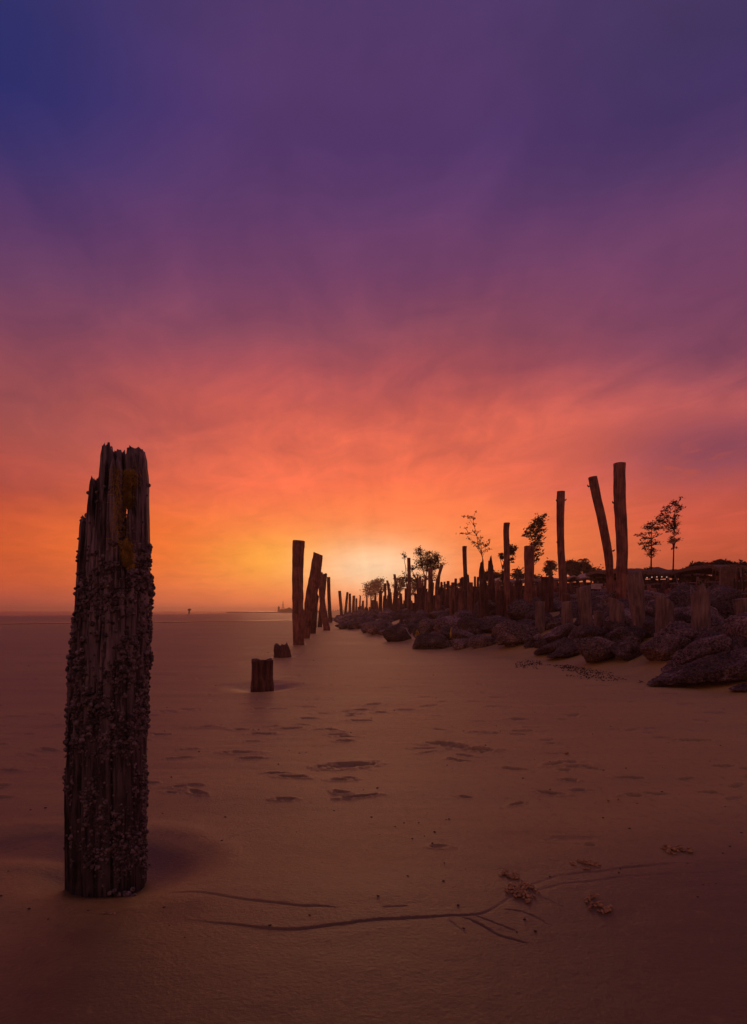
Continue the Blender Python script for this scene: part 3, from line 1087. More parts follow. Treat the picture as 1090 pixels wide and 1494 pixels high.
def px_post(name, D, pts, mat, seed, label, cat='post', group=None, pegs=(), base=None, **kw):
    """pts: (px, py, full width px) from the top down, at distance D; the foot goes into the ground"""
    pts = sorted(pts, key=lambda q: -q[1])
    xf = (pts[0][0] - 545.0) / F * D
    gz = float(gbase(xf, D)) if base is None else base
    P, rad = [], []
    for px_, py_, w in pts:
        v = pxp(px_, py_, D)
        P.append([v.x - xf, 0.0, v.z - gz])
        rad.append(w / 2 / F * D)
    # continue the lowest run into the ground
    dirv = np.array(P[1]) - np.array(P[0])
    if P[0][2] > -0.35:
        k = (P[0][2] + 0.4) / max(dirv[2], 0.05)
        P.insert(0, list(np.array(P[0]) - dirv * k))
        rad.insert(0, rad[0] * 1.03)
    me = log_mesh(name, P, rad, mat, seed, **kw)
    if pegs:
        root = bpy.data.objects.new(name, None)
        col.objects.link(root)
        root.location = (xf, D, gz)
        tag(root, label, cat, group)
        link('trunk', me, root)
        for (px_, py_, ln) in pegs:
            v = pxp(px_, py_, D)
            c = (v.x - xf, -0.02, v.z - gz)
            b_ = MB()
            b_.tube([c, (c[0] + ln * 0.6, c[1] - 0.03, c[2] + 0.01), (c[0] + ln, c[1] - 0.05, c[2] + 0.05)], [0.03, 0.025, 0.012], 6)
            link('peg', b_.mesh('peg', M['dark_wood']), root)
        return root
    return link(name, me, None, (xf, D, gz), label, cat, group)


# the two low stumps on the open sand
px_post('stump', 11.55, [(383, 962, 32), (383, 985, 31), (383, 1008, 34)], M['dark_wood'], 21, 'short dark barnacled stump in a wet hollow, nearer of the two on open sand',
        'stump', base=-0.05, top='jag', jag=0.016, sides=36, segs=30, rough=0.05)
px_post('stump', 19.2, [(411, 938, 20), (412, 950, 24), (412, 961, 25)], M['dark_wood'], 22, 'small ragged stump behind the nearer stump on the open sand',
        'stump', top='jag', jag=0.10, sides=30, segs=22, rough=0.1)

# leaning row behind them
px_post('wooden_post', 26.0, [(436, 789, 17), (435, 800, 18), (434, 850, 16), (435, 900, 17), (435.5, 941, 17)], M['post_wood'], 31,
        'straight thick reddish post, nearest and tallest of the small group left of centre', top='flat', slant=-0.08, rough=0.085, sides=22, segs=40)
px_post('wooden_post', 32.5, [(464, 808, 14), (461, 830, 16), (456, 860, 17), (450, 895, 14), (447, 931, 9)], M['post_wood'], 32,
        'thick gnarled post leaning right, crossing a thinner one just behind the straight post', top='slant', slant=-0.4, rough=0.12, sides=22, segs=40)
px_post('wooden_post', 46.0, [(467, 835, 8), (469, 860, 8), (472, 890, 9), (477, 918, 10)], M['post_wood'], 33,
        'thinner post leaning left that crosses behind the gnarled leaning post', rough=0.08)
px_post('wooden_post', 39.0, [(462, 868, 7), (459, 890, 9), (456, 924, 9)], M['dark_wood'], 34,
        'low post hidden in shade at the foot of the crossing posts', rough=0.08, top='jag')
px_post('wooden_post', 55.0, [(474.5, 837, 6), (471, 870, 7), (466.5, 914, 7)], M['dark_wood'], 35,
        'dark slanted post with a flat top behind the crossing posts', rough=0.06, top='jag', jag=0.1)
px_post('wooden_post', 74.0, [(479.5, 842, 5), (480, 870, 5), (482, 908, 6)], M['dark_wood'], 36,
        'dark straight post at the right end of the small group', rough=0.05)

# thin far posts in front of the palisade's end
px_post('wooden_post', 100.0, [(495.5, 862, 4.4), (499, 903, 4.6)], M['dark_wood'], 41, 'far thin post leaning left, first one past the small group', rough=0.05)
px_post('wooden_post', 100.0, [(507, 864, 3.4), (503, 903, 4.0)], M['dark_wood'], 42, 'far thin post leaning right, second past the small group', rough=0.05)
px_post('wooden_post', 106.0, [(510.5, 866, 3.4), (510.5, 902, 4.4)], M['dark_wood'], 43, 'far upright thin post, third past the small group', rough=0.05)
px_post('wooden_post', 112.0, [(516.5, 869, 4.0), (515, 901, 4.4)], M['dark_wood'], 44, 'far upright post, fourth past the small group', rough=0.05)
px_post('wooden_post', 118.0, [(520, 873, 2.8), (519.5, 900, 3.4)], M['dark_wood'], 45, 'far short post at the very end of the dense row', rough=0.05)

# named posts that stand out of the palisade
named = [
    (46, [(596.5, 814, 5), (597, 850, 5.5), (597.5, 897, 6)], 'post_wood', 'slim tall post with a leafy tuft behind it, left of the round tree', 'flat', 0.04),
    (62, [(575.5, 838, 4), (578, 860, 4), (579, 895, 5)], 'post_wood', 'slender slightly bent post well left of the round tree', 'flat', 0.05),
    (70, [(565, 847, 3.4), (570, 880, 4)], 'post_wood', 'thin pole leaning against another in the far row', 'flat', 0.05),
    (70, [(562, 851, 3.4), (562.5, 893, 4)], 'dark_wood', 'thin upright pole beside the leaning one in the far row', 'flat', 0.05),
    (42, [(628, 829, 7), (628, 850, 6.5), (629, 868, 8), (630, 893, 9)], 'post_wood', 'flared post standing right in front of the round tree', 'flat', 0.08),
    (40, [(645, 824, 4.6), (641, 838, 4.4), (637, 856, 4.4), (637, 894, 5)], 'post_wood', 'short bent pole leaning right against the round tree', 'flat', 0.05),
    (38, [(638.5, 853, 6.5), (638.5, 896, 7)], 'dark_wood', 'blunt dark post below the bent pole', 'flat', 0.05),
    (43, [(617.5, 852, 5), (617.5, 896, 6)], 'dark_wood', 'dark pointed post below the round tree crown', 'jag', 0.06),
    (38, [(646, 857, 5.5), (646, 896, 6)], 'dark_wood', 'dark knobbed post right of the blunt dark post', 'flat', 0.09),
    (36, [(654, 848, 4.6), (654, 896, 6)], 'dark_wood', 'narrow post with a bright tent edge behind it', 'flat', 0.05),
    (36, [(661, 850, 5.4), (661, 898, 7)], 'post_wood', 'lighter post next to the tent edge', 'flat', 0.05),
    (34, [(678, 797, 6.6), (678, 812, 6.0), (679.5, 850, 6), (680, 896, 9)], 'dark_wood', 'tall thin dark post with a rounded head left of the sapling', 'flat', 0.05),
    (30, [(686, 850, 8), (686, 896, 9)], 'post_wood', 'blunt post at the foot of the tall thin dark post', 'flat', 0.07),
    (30, [(695, 856, 11), (695, 896, 11)], 'dark_wood', 'wide squat post below the sapling', 'flat', 0.07),
    (27, [(703, 820, 5), (703, 838, 8), (706, 858, 13), (706, 896, 14)], 'dark_wood', 'dark split post with a pointed head, left one of the ragged pair', 'jag', 0.14),
    (28, [(715, 813, 5), (716, 830, 8), (717, 850, 9), (718, 880, 10)], 'dark_wood', 'dark narrow post with a forked head, right one of the ragged pair', 'jag', 0.12),
    (26, [(739.5, 763, 9.4), (738.5, 776, 8.6), (739.5, 810, 9), (740, 870, 9), (741.5, 903, 10)], 'post_wood', 'tall smooth post with a small tree just behind it', 'flat', 0.035),
    (24, [(772, 797, 15.5), (772, 840, 15), (771, 870, 12), (771, 905, 11)], 'post_wood', 'broad post with a windswept tree rising behind its head', 'flat', 0.06),
]
for i, (D, pts, mt, lab, tp, rg_) in enumerate(named):
    px_post('wooden_post', D, pts, M[mt], 60 + i, lab, top=tp, rough=rg_, jag=0.22, sides=14, segs=28)

px_post('wooden_post', 27.0, [(818.5, 717, 11.5), (817.5, 752, 11), (818.5, 807, 10.5), (821, 843, 11.5), (822, 880, 12)], M['post_wood'], 81,
        'tall straight post with tiny pegs, left of the two tallest posts', pegs=((812.5, 731, -0.05), (813.5, 792, -0.05), (824, 730, 0.05)), rough=0.06, sides=18, segs=36)
px_post('wooden_post', 23.5, [(864.5, 696, 13), (870, 722, 13), (877, 752, 12.6), (887, 807, 12), (890, 845, 11), (891, 880, 11)], M['post_wood'], 82,
        'tall curved post leaning left with a knob near its head', pegs=((859, 710, -0.07), (893.5, 804, 0.06)), rough=0.06, sides=18, segs=36, slant=0.15)
px_post('wooden_post', 22.5, [(904.5, 676, 17.5), (904, 700, 17.5), (905, 740, 17.2), (908, 795, 16.6), (907, 830, 16), (906, 880, 15)], M['post_wood'], 83,
        'tallest and thickest upright post on the bank', pegs=((895, 734, -0.06),), rough=0.06, sides=20, segs=40)

# stumps set among the boulders
stumps = [
    (20.0, [(851, 856, 21), (852, 878, 20), (855, 905, 18)], 'grey_wood', 'pale sawn stump leaning slightly left above the boulders', 'slant', 0.25),
    (21.0, [(788, 878, 13), (788, 895, 14), (788, 914, 14)], 'grey_wood', 'narrow pale stump at the left end of the boulder stumps', 'flat', 0.0),
    (20.0, [(827, 878, 15), (827, 895, 16), (828, 912, 16)], 'grey_wood', 'pale stump with a smaller one standing behind it', 'flat', 0.1),
    (22.0, [(826, 867, 11), (826, 880, 11)], 'dark_wood', 'small stump showing above the pale stump in front of it', 'flat', 0.0),
    (18.5, [(872.5, 892, 13), (873, 905, 12), (873, 920, 11)], 'grey_wood', 'short thin stump wedged between boulders', 'flat', 0.0),
    (18.0, [(899, 876, 20), (900, 895, 21), (901, 922, 21)], 'grey_wood', 'pale stump with a slanting cap left of the split trunk', 'slant', -0.5),
    (17.0, [(926, 836, 22), (927, 850, 24), (929, 880, 22), (931, 900, 18), (932, 925, 14)], 'grey_wood', 'rough split trunk with knots, taller than the stumps beside it', 'jag', 0.0),
    (15.5, [(969, 874, 25), (970, 895, 26), (971, 932, 27)], 'grey_wood', 'thick pale stump with a slanted sawn head right of the split trunk', 'slant', -0.55),
    (14.8, [(1020, 857, 24), (1022, 880, 26), (1023, 928, 27)], 'grey_wood', 'thick knotty stump with a ragged head, tallest of the right-hand stumps', 'jag', 0.0),
    (15.2, [(1080, 874, 22), (1082, 890, 19), (1085, 912, 17)], 'grey_wood', 'stump with a flat pale top at the right edge of the photo', 'flat', 0.1),
    (16.4, [(1088, 866, 12), (1089, 910, 12)], 'dark_wood', 'dark narrow stump at the very right edge behind the flat topped one', 'flat', 0.1),
    (24.0, [(795, 842, 11), (795, 870, 11), (795, 890, 12)], 'dark_wood', 'dark square headed stump between the broad post and the pegged post', 'flat', 0.0),
    (25.0, [(803, 842, 9), (803, 880, 9)], 'dark_wood', 'dark stump just right of the square headed one', 'flat', 0.0),
    (26.0, [(729, 862, 9), (730, 890, 12)], 'dark_wood', 'low broken stump between the forked post and the smooth tall post', 'jag', 0.0),
    (25.0, [(756, 846, 9), (757, 880, 12)], 'dark_wood', 'low broken stump left of the broad post', 'jag', 0.0),
]
for i, (D, pts, mt, lab, tp, sl) in enumerate(stumps):
    px_post('stump', D, pts, M[mt], 100 + i, lab, 'stump', top=tp, slant=sl, rough=0.06, jag=0.12, sides=24, segs=26,
            capmat=M['cut_wood'] if tp != 'jag' else None)

# the dense far row
protos = []
for k in range(9):
    protos.append(log_mesh('row_post', [(0, 0, -0.15), (0.03 * (k % 3 - 1), 0, 0.5), (0.02 * (k % 2), 0, 1.0)], [0.09, 0.085, 0.075], M['post_wood' if k % 2 else 'dark_wood'],
                           200 + k, sides=10, segs=16, top='jag' if k % 3 == 0 else 'flat', jag=0.05, rough=0.09))
rng = random.Random(77)


def row_post(px_, D, ytop, wpx, label, group, tilt=0.0):
    o = bpy.data.objects.new('row_post', rng.choice(protos))
    col.objects.link(o)
    x = (px_ - 545.0) / F * D
    gz = float(gbase(x, D))
    zt = H + (HZ - ytop) / F * D
    o.location = (x, D, gz - 0.1)
    o.scale = (wpx / F * D / 0.17, wpx / F * D / 0.17, max(zt - gz + 0.1, 0.4))
    o.rotation_euler = (rng.uniform(-.03, .03), tilt + rng.uniform(-.03, .03), rng.uniform(0, 6.28))
    tag(o, label, 'post', group)
    return o


px_ = 524.0
while px_ < 700:
    X0 = px_
    # the distance at which this column meets the palisade line
    Ds = np.linspace(24, 200, 800)
    D = float(Ds[np.argmin(np.abs(np.interp(Ds, PD, PX) / Ds * F + 545 - px_))])
    env = np.interp(px_, [524, 545, 570, 600, 640, 670, 700], [884, 876, 871, 866, 862, 862, 866])
    w = np.interp(px_, [524, 560, 600, 650, 700], [3.0, 3.6, 4.6, 6.0, 8.0])
    if px_ < 560:
        lab = 'blackened post of the dense row'
    elif px_ < 615:
        lab = 'rough post of the dense row'
    elif px_ < 650:
        lab = 'rough post of the dense row'
    else:
        lab = 'rough wide post of the dense row'
    dh = rng.choice([-14, -7, -4, -1, 2, 5, 9, 13]) * rng.uniform(0.5, 1.1)
    lab = ('tall ' if dh < -1 else 'short ' if dh > 4 else 'mid-height ') + lab + ' ' + landmark(px_)
    row_post(px_ + rng.uniform(-1, 1), D * rng.uniform(0.96, 1.04), env + dh, w * rng.uniform(0.75, 1.25), lab, 'posts of the dense row', rng.choice([0, 0, 0, .08, -.08]))
    px_ += w * rng.uniform(0.38, 0.78)
for k in range(34):
    px_ = rng.uniform(548, 700)
    Ds = np.linspace(24, 200, 800)
    D = float(Ds[np.argmin(np.abs(np.interp(Ds, PD, PX) / Ds * F + 545 - px_))]) * 1.06
    row_post(px_, D, np.interp(px_, [545, 600, 700], [864, 846, 842]) + rng.uniform(-6, 8), rng.uniform(2.6, 4.6), 'thin ragged pole rising above the dense row ' + landmark(px_), 'poles above the dense row', rng.uniform(-.06, .06))
def low_posts(n, x0, x1, d0, d1, y0, y1, w0, w1, what, group):
    for k in range(n):
        px_, yt, w_ = rng.uniform(x0, x1), rng.uniform(y0, y1), rng.uniform(w0, w1)
        tilt = rng.uniform(-.08, .08)
        ht = 'higher ' if yt < y0 + (y1 - y0) / 3 else 'middling ' if yt < y0 + (y1 - y0) * 2 / 3 else 'lowest '
        row_post(px_, rng.uniform(d0, d1), yt, w_, ht + ('stout ' if w_ > (w0 + w1) / 2 else 'thin ') + ('left-leaning ' if tilt < -.04 else 'right-leaning ' if tilt > .04 else 'upright ')
                 + what + ' ' + landmark(px_), group, tilt)


low_posts(50, 700, 900, 29, 36, 846, 868, 5, 9, 'dark post behind the boulders', 'posts behind the boulders')
low_posts(28, 905, 1100, 24, 29, 846, 866, 7, 12, 'dark post under the stalls', 'posts below the stalls')


# ------------------------------------------------------------------ boulders
def ico(sub):
    import bmesh
    bm = bmesh.new()
    bmesh.ops.create_icosphere(bm, subdivisions=sub, radius=1)
    V = np.array([v.co[:] for v in bm.verts])
    Fc = [tuple(v.index for v in f.verts) for f in bm.faces]
    bm.free()
    return V, Fc


ICO = {4: ico(4), 5: ico(5), 6: ico(6)}


def boulder(name, seed, size, sub, mat, amp=0.05, planes=11, wedge=0.0):
    rs = np.random.RandomState(seed)
    V, Fc = ICO[sub]
    N = rs.normal(size=(planes, 3))
    N /= np.linalg.norm(N, axis=1)[:, None]
    d = rs.uniform(0.46, 0.95, planes)
    dots = V @ N.T
    r = np.where(dots > 0.05, d / np.maximum(dots, 0.05), 9.0)
    k = 26.0
    r = -np.log(np.exp(-k * r).sum(1) + np.exp(-k * 1.05)) / k
    P = V * r[:, None]
    S = np.array(size) / 2
    mx = np.abs(P).max(0)
    P = P / mx * S
    P[:, 2] *= 1 - wedge * (1 - sstep(P[:, 0] / S[0], -1.0, 0.7))
    a = float(S.min())
    q = P / a
    f1 = fbm(q[:, 0] * 1.3 + seed, q[:, 1] * 1.3, q[:, 2] * 1.3, 4, seed)
    f2 = 1 - np.abs(fbm(q[:, 0] * 2.6, q[:, 1] * 2.6 + seed, q[:, 2] * 2.6, 5, seed + 7, 0.6)) * 2
    f3 = fbm(q[:, 0] * 9, q[:, 1] * 9, q[:, 2] * 9, 3, seed + 9, 0.6)
    nrm = V
    P = P + nrm * ((f1 * 1.5 + (f2 - 0.5) * 1.1 + f3 * 1.3) * amp * 1.5 * a)[:, None]
    mb_ = MB()
    mb_.add(P, Fc)
    return mb_.mesh(name, mat)


# (left, right, top, bottom) photo box, roll (deg, + lowers the right), label, pale?
rocks = [
    (491, 517, 908, 918, 0, 'low dark boulder at the left tip of the rock line', 0),
    (513, 531, 906, 917, 0, 'small boulder second from the left tip of the rock line', 0),
    (528, 556, 906, 917, -10, 'flat slab-like boulder with a pale face near the left tip of the rocks', 0),
    (549, 573, 907, 918, 8, 'dark wedge boulder just left of the low pebble-like one', 0),
    (564, 586, 913, 921, 0, 'small low boulder lying on sand behind the left front boulder', 1),
    (561, 606, 914, 936, 6, 'dark hump boulder at the left front of the rocks, beside a yellow scrap', 0),
    (604, 642, 902, 931, -22, 'tilted dark boulder leaning right behind the yellow scrap', 0),
    (595, 660, 925, 947, 4, 'long low boulder in front with the yellow scrap on its back', 0),
    (581, 614, 897, 913, 0, 'rounded boulder under the tall slim post', 0),
    (648, 672, 897, 921, 14, 'upright triangular boulder in the middle of the left pile', 0),
    (670, 716, 900, 930, 18, 'large dark angular boulder below the slanted slab', 0),
    (688, 724, 875, 910, -38, 'steep black slab leaning up to the right', 0),
    (712, 737, 880, 904, 10, 'boulder resting against the black slab', 0),
    (708, 745, 897, 918, 8, 'pointed boulder between the black slab and the wide grey one', 1),
    (686, 720, 925, 946, 10, 'pale-streaked boulder at the waterline left of the wide grey one', 1),
    (660, 690, 930, 947, 0, 'flat pale rock on the sand beside the yellow rag', 1),
    (714, 784, 908, 944, -6, 'wide smooth grey boulder in the middle of the front row', 1),
    (736, 760, 931, 946, 0, 'small rock at the foot of the wide grey boulder', 1),
    (762, 782, 936, 947, 0, 'little round rock at the right foot of the wide grey boulder', 0),
    (781, 797, 933, 947, 0, 'small dark ball-like rock between two large boulders', 0),
    (790, 842, 912, 938, -18, 'sloping boulder with a ridged back behind the twin slanted ones', 1),
    (783, 850, 930, 957, -14, 'upper one of the twin slanted boulders on the sand', 0),
    (799, 847, 938, 963, -20, 'lower one of the twin slanted boulders on the sand', 0),
    (834, 907, 932, 968, 8, 'broad flat-backed boulder in front, left of the dark cleft rocks', 1),
    (791, 830, 899, 921, -6, 'dark boulder below the pale stump pair', 0),
    (838, 868, 890, 919, -12, 'dark upright boulder left of the thin wedged stump', 0),
    (842, 868, 914, 936, 0, 'small boulder in the gap behind the broad flat-backed one', 0),
    (883, 942, 915, 946, 4, 'dark rough boulder under the slant capped stump', 0),
    (894, 940, 934, 966, 12, 'black jagged boulder at the sand left of the streaked one', 0),
    (934, 1008, 929, 968, 6, 'large boulder with pale streaks on its back below the thick stump', 1),
    (910, 959, 900, 924, 0, 'flat topped dark boulder between split trunk and thick stump', 0),
    (962, 1013, 898, 937, 6, 'rounded black boulder between the two thickest stumps', 0),
    (1006, 1100, 903, 943, -8, 'wide sloping boulder behind, touching the right edge', 1),
    (968, 1060, 932, 978, -22, 'tall sloped boulder rising right, second from the nearest rock', 1),
    (1042, 1090, 928, 960, 10, 'dark boulder behind the nearest rock at the right edge', 0),
    (955, 1125, 950, 1003, -12, 'nearest and longest boulder, wedge shaped, at the right edge of the sand', 0),
    (1070, 1120, 996, 1010, 0, 'low rock half buried in front of the nearest boulder', 0),
    (1037, 1077, 878, 909, 4, 'squared boulder behind the right-hand stumps', 0),
    (981, 1009, 882, 902, 0, 'boulder showing between the two right-hand thick stumps', 0),
    (868, 916, 862, 893, -8, 'large pale mound-like boulder at the feet of the two tallest posts', 1),
    (809, 832, 855, 872, 0, 'boulder perched on the bank left of the sawn stump', 0),
    (940, 975, 880, 905, 0, 'dark boulder behind the slanted thick stump', 0),
]
placed = []
for i, (x0, x1, y0, y1, roll, lab, pale) in enumerate(rocks):
    cx = (x0 + x1) / 2
    gw, gh = (x1 - x0) * 0.09, (y1 - y0) * 0.10
    x0, x1, y0, y1 = x0 - gw, x1 + gw, y0 - gh, y1 + gh * 0.4
    p = hit(cx, y1 - 1.0)
    w = (x1 - x0) / F * p.y * 1.0
    h = (y1 - y0) / F * p.y
    # a rolled rock needs a smaller local box to fill the same outline
    c_, s_ = abs(math.cos(R(roll))), abs(math.sin(R(roll)))
    lw = w / (c_ + 0.35 * s_)
    lh = max(h * 1.25 - lw * s_ * 0.55, h * 0.55)
    dep = (w + h) * 0.5
    p = p + Vector((0, dep * 0.35, 0))
    p = pxp(cx, y1, p.y)
    big_ = (x1 - x0) > 44
    me = boulder('boulder', 300 + i, (lw, dep, lh), 6 if (x1 - x0) > 80 else (5 if big_ else 4), M['rock' if pale else 'rock_dark'], 0.085, wedge=0.75 if 'wedge' in lab else 0.5 if ('slop' in lab or 'slanted boulders' in lab or 'rising' in lab) else 0.15)
    o = link('boulder', me, None, (p.x, p.y, p.z + h * 0.42), lab, 'boulder')
    o.rotation_euler = (0, R(roll), R(random.Random(i).uniform(-15, 15)))
    placed.append((p.x, p.y, w))

bp = [boulder('boulder', 500 + k, (1.0, 0.9, 0.68), 4, M['rock_dark' if k % 3 else 'rock'], 0.09) for k in range(10)]
rng = random.Random(9)
near_n = 0
for k in range(4000):
    D = 12.5 + 90 * rng.random() ** 3.2
    s = rng.uniform(0.2, 8.5 if D < 34 else 4.0)
    x = float(np.interp(D, ED, EX)) + s
    if x / D > 0.62:
        continue
    w = rng.uniform(0.85, 1.6) * (1.0 if D < 38 else 0.72)
    # do not stand in front of the hand-placed rocks near the sand
    pxx = x / D * F + 545
    if s < 0.75 and D < 30:
        continue
    if any(abs(x - a) < (w + c) * 0.24 and abs(D - b) < (w + c) * 0.24 for a, b, c in placed):
        continue
    placed.append((x, D, w))
    z = float(gbase(x, D))
    o = bpy.data.objects.new('boulder', rng.choice(bp))
    col.objects.link(o)
    hs = w * rng.uniform(0.6, 1.0)
    o.location = (x, D, z + hs * 0.12)
    o.scale = (w, w * rng.uniform(.8, 1.1), hs)
    o.rotation_euler = (rng.uniform(-.25, .25), rng.uniform(-.3, .3), rng.uniform(0, 6.28))
    if D > 45:
        lab = 'small dark boulder in the far rock line at the foot of the dense row'
    elif pxx > 880:
        lab = 'dark boulder on the bank behind the right-hand stumps'
    elif pxx > 730:
        lab = 'dark boulder on the bank behind the middle stumps'
    else:
        lab = 'dark boulder heaped between the front rocks and the dense row'
    pz = HZ - (o.location.z + hs * .3 - H) / D * F
    lab = ('broad ' if w > 1.3 else 'small ') + ('flattish ' if hs < w * .75 else 'tall ') + 'dark boulder ' + ('high on the bank ' if s > 4.5 else 'midway up the bank ' if s > 2.2 else 'low on the bank ') + landmark(pxx)
    tag(o, lab, 'boulder', 'boulders heaped along the bank')
    near_n += 1
    if near_n >= 250:
        break


# ------------------------------------------------------------------ vegetation
def leaves(mb_, c, rad, n, size, rg, flat_=1.0, drift=(0, 0, 0), lens=2.4):
    c = np.array(c, float)
    V, Fc = [], []
    for i in range(n):
        d = np.array([rg.gauss(0, 0.75), rg.gauss(0, 0.75), rg.gauss(0, 0.75) * flat_])
        p = c + d * np.array(rad)
        a = np.array([rg.gauss(0, 1), rg.gauss(0, 1), rg.gauss(0, 0.7)]) + np.array(drift)
        a /= np.linalg.norm(a)
        b = np.cross(a, [rg.gauss(0, 1), rg.gauss(0, 1), rg.gauss(0, 1)])
        b /= np.linalg.norm(b) + 1e-9
        L = size * rg.uniform(0.6, 1.3)
        w = L / lens
        k = len(V)
        V += [p - a * L / 2, p + b * w / 2, p + a * L / 2, p - b * w / 2]
        Fc.append((k, k + 1, k + 2, k + 3))
    if V:
        mb_.add(V, Fc)


def tree(name, D, stems, clusters, label, leaf_size, seed, drift=(0, 0, 0), flat_=1.0, mat='leaf', dens=1.0, cat='tree', group=None, lens=2.4):
    """stems: list of [(px, py, width px), ...] from the foot up; clusters: (px, py, rx px, ry px, n)"""
    rg = random.Random(seed)
    foot = stems[0][0]
    x = (foot[0] - 545) / F * D
    gz = float(gbase(x, D))
    root = bpy.data.objects.new(name, None)
    col.objects.link(root)
    root.location = (x, D, gz)
    tag(root, label, cat, group)
    o = Vector((x, D, gz))
    tr = MB()
    for i, st in enumerate(stems):
        P, r_ = [], []
        for j, (px_, py_, w) in enumerate(st):
            q = pxp(px_, py_, D) - o
            if i:
                q.y += rg.uniform(-.5, .5) * 0.02 * D * (j / len(st))
            P.append(q[:])
            r_.append(w / 2 / F * D)
        if i == 0 and P[0][2] > -0.1:
            P.insert(0, (P[0][0], P[0][1], -0.2))
            r_.insert(0, r_[0])
        tr.tube(P, r_, 7)
    cr = MB()
    bro = MB()
    allp = [(px_, py_) for st in stems for (px_, py_, w) in st]
    for (px_, py_, rx, ry, n) in clusters:
        dyy = rg.uniform(-.8, .8) * rx / F * D
        c = pxp(px_, py_, D) - o
        c.y += dyy
        leaves(cr, c, (rx / F * D, rx / F * D, ry / F * D), int(n * dens), leaf_size, rg, flat_, drift, lens)
        # a twig from the nearest lower stem point
        best = min(allp, key=lambda q: (q[0] - px_) ** 2 + (q[1] - py_ - 4) ** 2 + (60 if q[1] < py_ else 0))
        b0 = pxp(best[0], best[1], D) - o
        mid = (b0 + c) / 2 + Vector((rg.uniform(-.1, .1), 0, rg.uniform(-.1, .05)))
        bro.tube([b0[:], mid[:], c[:]], [0.6 / F * D, 0.45 / F * D, 0.2 / F * D], 4)
        for q_ in range(3):
            e = c + Vector((rg.uniform(-1, 1) * rx, rg.uniform(-1, 1) * rx, rg.uniform(-.8, .8) * ry)) * (0.8 / F * D)
            bro.tube([mid[:], e[:]], [0.3 / F * D, 0.12 / F * D], 3)
    link('trunk', tr.mesh('trunk', M['bark']), root)
    link('branches', bro.mesh('branches', M['bark']), root)
    link('crown', cr.mesh('crown', M[mat], False), root, kind='stuff')
    return root


rg = random.Random(4)


def scatter(cx, cy, rx, ry, k, r, n, hole=0.0):
    out = []
    for i in range(k):
        a = rg.uniform(0, 6.28)
        q = math.sqrt(rg.uniform(hole, 1))
        out.append((cx + rx * q * math.cos(a), cy + ry * q * math.sin(a), r * rg.uniform(.7, 1.3), r * rg.uniform(.5, .9), n))
    return out


# round tree with leaning crown
cl1 = scatter(622, 818, 19, 14, 46, 4.2, 46) + scatter(636, 822, 11, 9, 20, 3.6, 40) + scatter(612, 808, 7, 8, 10, 3, 34) \
    + scatter(612, 848, 7, 14, 14, 3.0, 26) + scatter(636, 840, 5, 7, 6, 2.6, 26) + scatter(600, 838, 5, 12, 12, 3.2, 26)
tree('broadleaf_tree', 52, [[(620, 890, 2.6), (619, 862, 2.4), (621, 845, 2.0)], [(621, 845, 1.6), (630, 832, 1.4), (638, 818, 1.0)], [(621, 845, 1.6), (616, 828, 1.4), (612, 806, 1.0)],
                            [(621, 845, 1.4), (624, 825, 1.2), (624, 806, .8)], [(619, 870, 1.4), (609, 850, 1.2), (601, 832, 1.0)]], cl1,
     'round-crowned broadleaf tree rising behind the dense row of posts', 0.14, 1, dens=0.85)
tree('young_tree', 52, [[(594, 880, 1.4), (593, 850, 1.2), (592, 828, 1.0), (589, 812, .6)]],
     [(588, 808, 2.4, 2.0, 26), (592, 812, 2.2, 2, 20), (590, 814, 2.2, 1.6, 14), (594, 842, 3, 3, 14), (590, 836, 3, 3, 14)],
     'thin leafy tuft showing beside the top of the slim tall post', 0.16, 2)
# hazy trees at the far end
tree('hazy_tree', 230, [[(541, 880, 1.4), (541, 868, 1.3), (541, 860, 1.0)], [(541, 868, 1.0), (548, 858, .8), (550, 852, .6)], [(541, 868, 1.0), (534, 862, .8), (530, 860, .6)]],
     scatter(541, 860, 13, 9, 30, 4.0, 46) + scatter(549, 853, 7, 6, 14, 3.4, 40), 'pale hazy round tree farthest along the shore', 0.6, 3, mat='leaf_far')
tree('hazy_tree', 210, [[(556, 884, 1.0), (555, 870, 1.0), (552, 855, .8)]], scatter(552, 850, 8, 5, 14, 3.0, 40) + scatter(558, 856, 5, 5, 8, 2.6, 30),
     'hazy thin tree right behind the farthest round one', 0.55, 4, mat='leaf_far')
tree('hazy_tree', 130, [[(584, 884, 1.2), (583, 860, 1.1), (582, 850, .8)], [(583, 866, .8), (589, 852, .7), (590, 844, .5)]],
     scatter(583, 853, 9, 9, 26, 3.2, 28) + scatter(589, 846, 6, 4, 10, 3.0, 28) + scatter(580, 868, 6, 6, 10, 2.6, 20), 'see-through pale tree between the slender bent post and the slim tall post', 0.38, 5, mat='leaf_far')
tree('hazy_tree', 150, [[(607, 884, 1.0), (606, 862, .9)]], scatter(606, 852, 8, 6, 16, 3.0, 28) + scatter(600, 862, 5, 6, 8, 2.6, 22), 'pale tree low behind the round tree', 0.42, 6, mat='leaf_far')

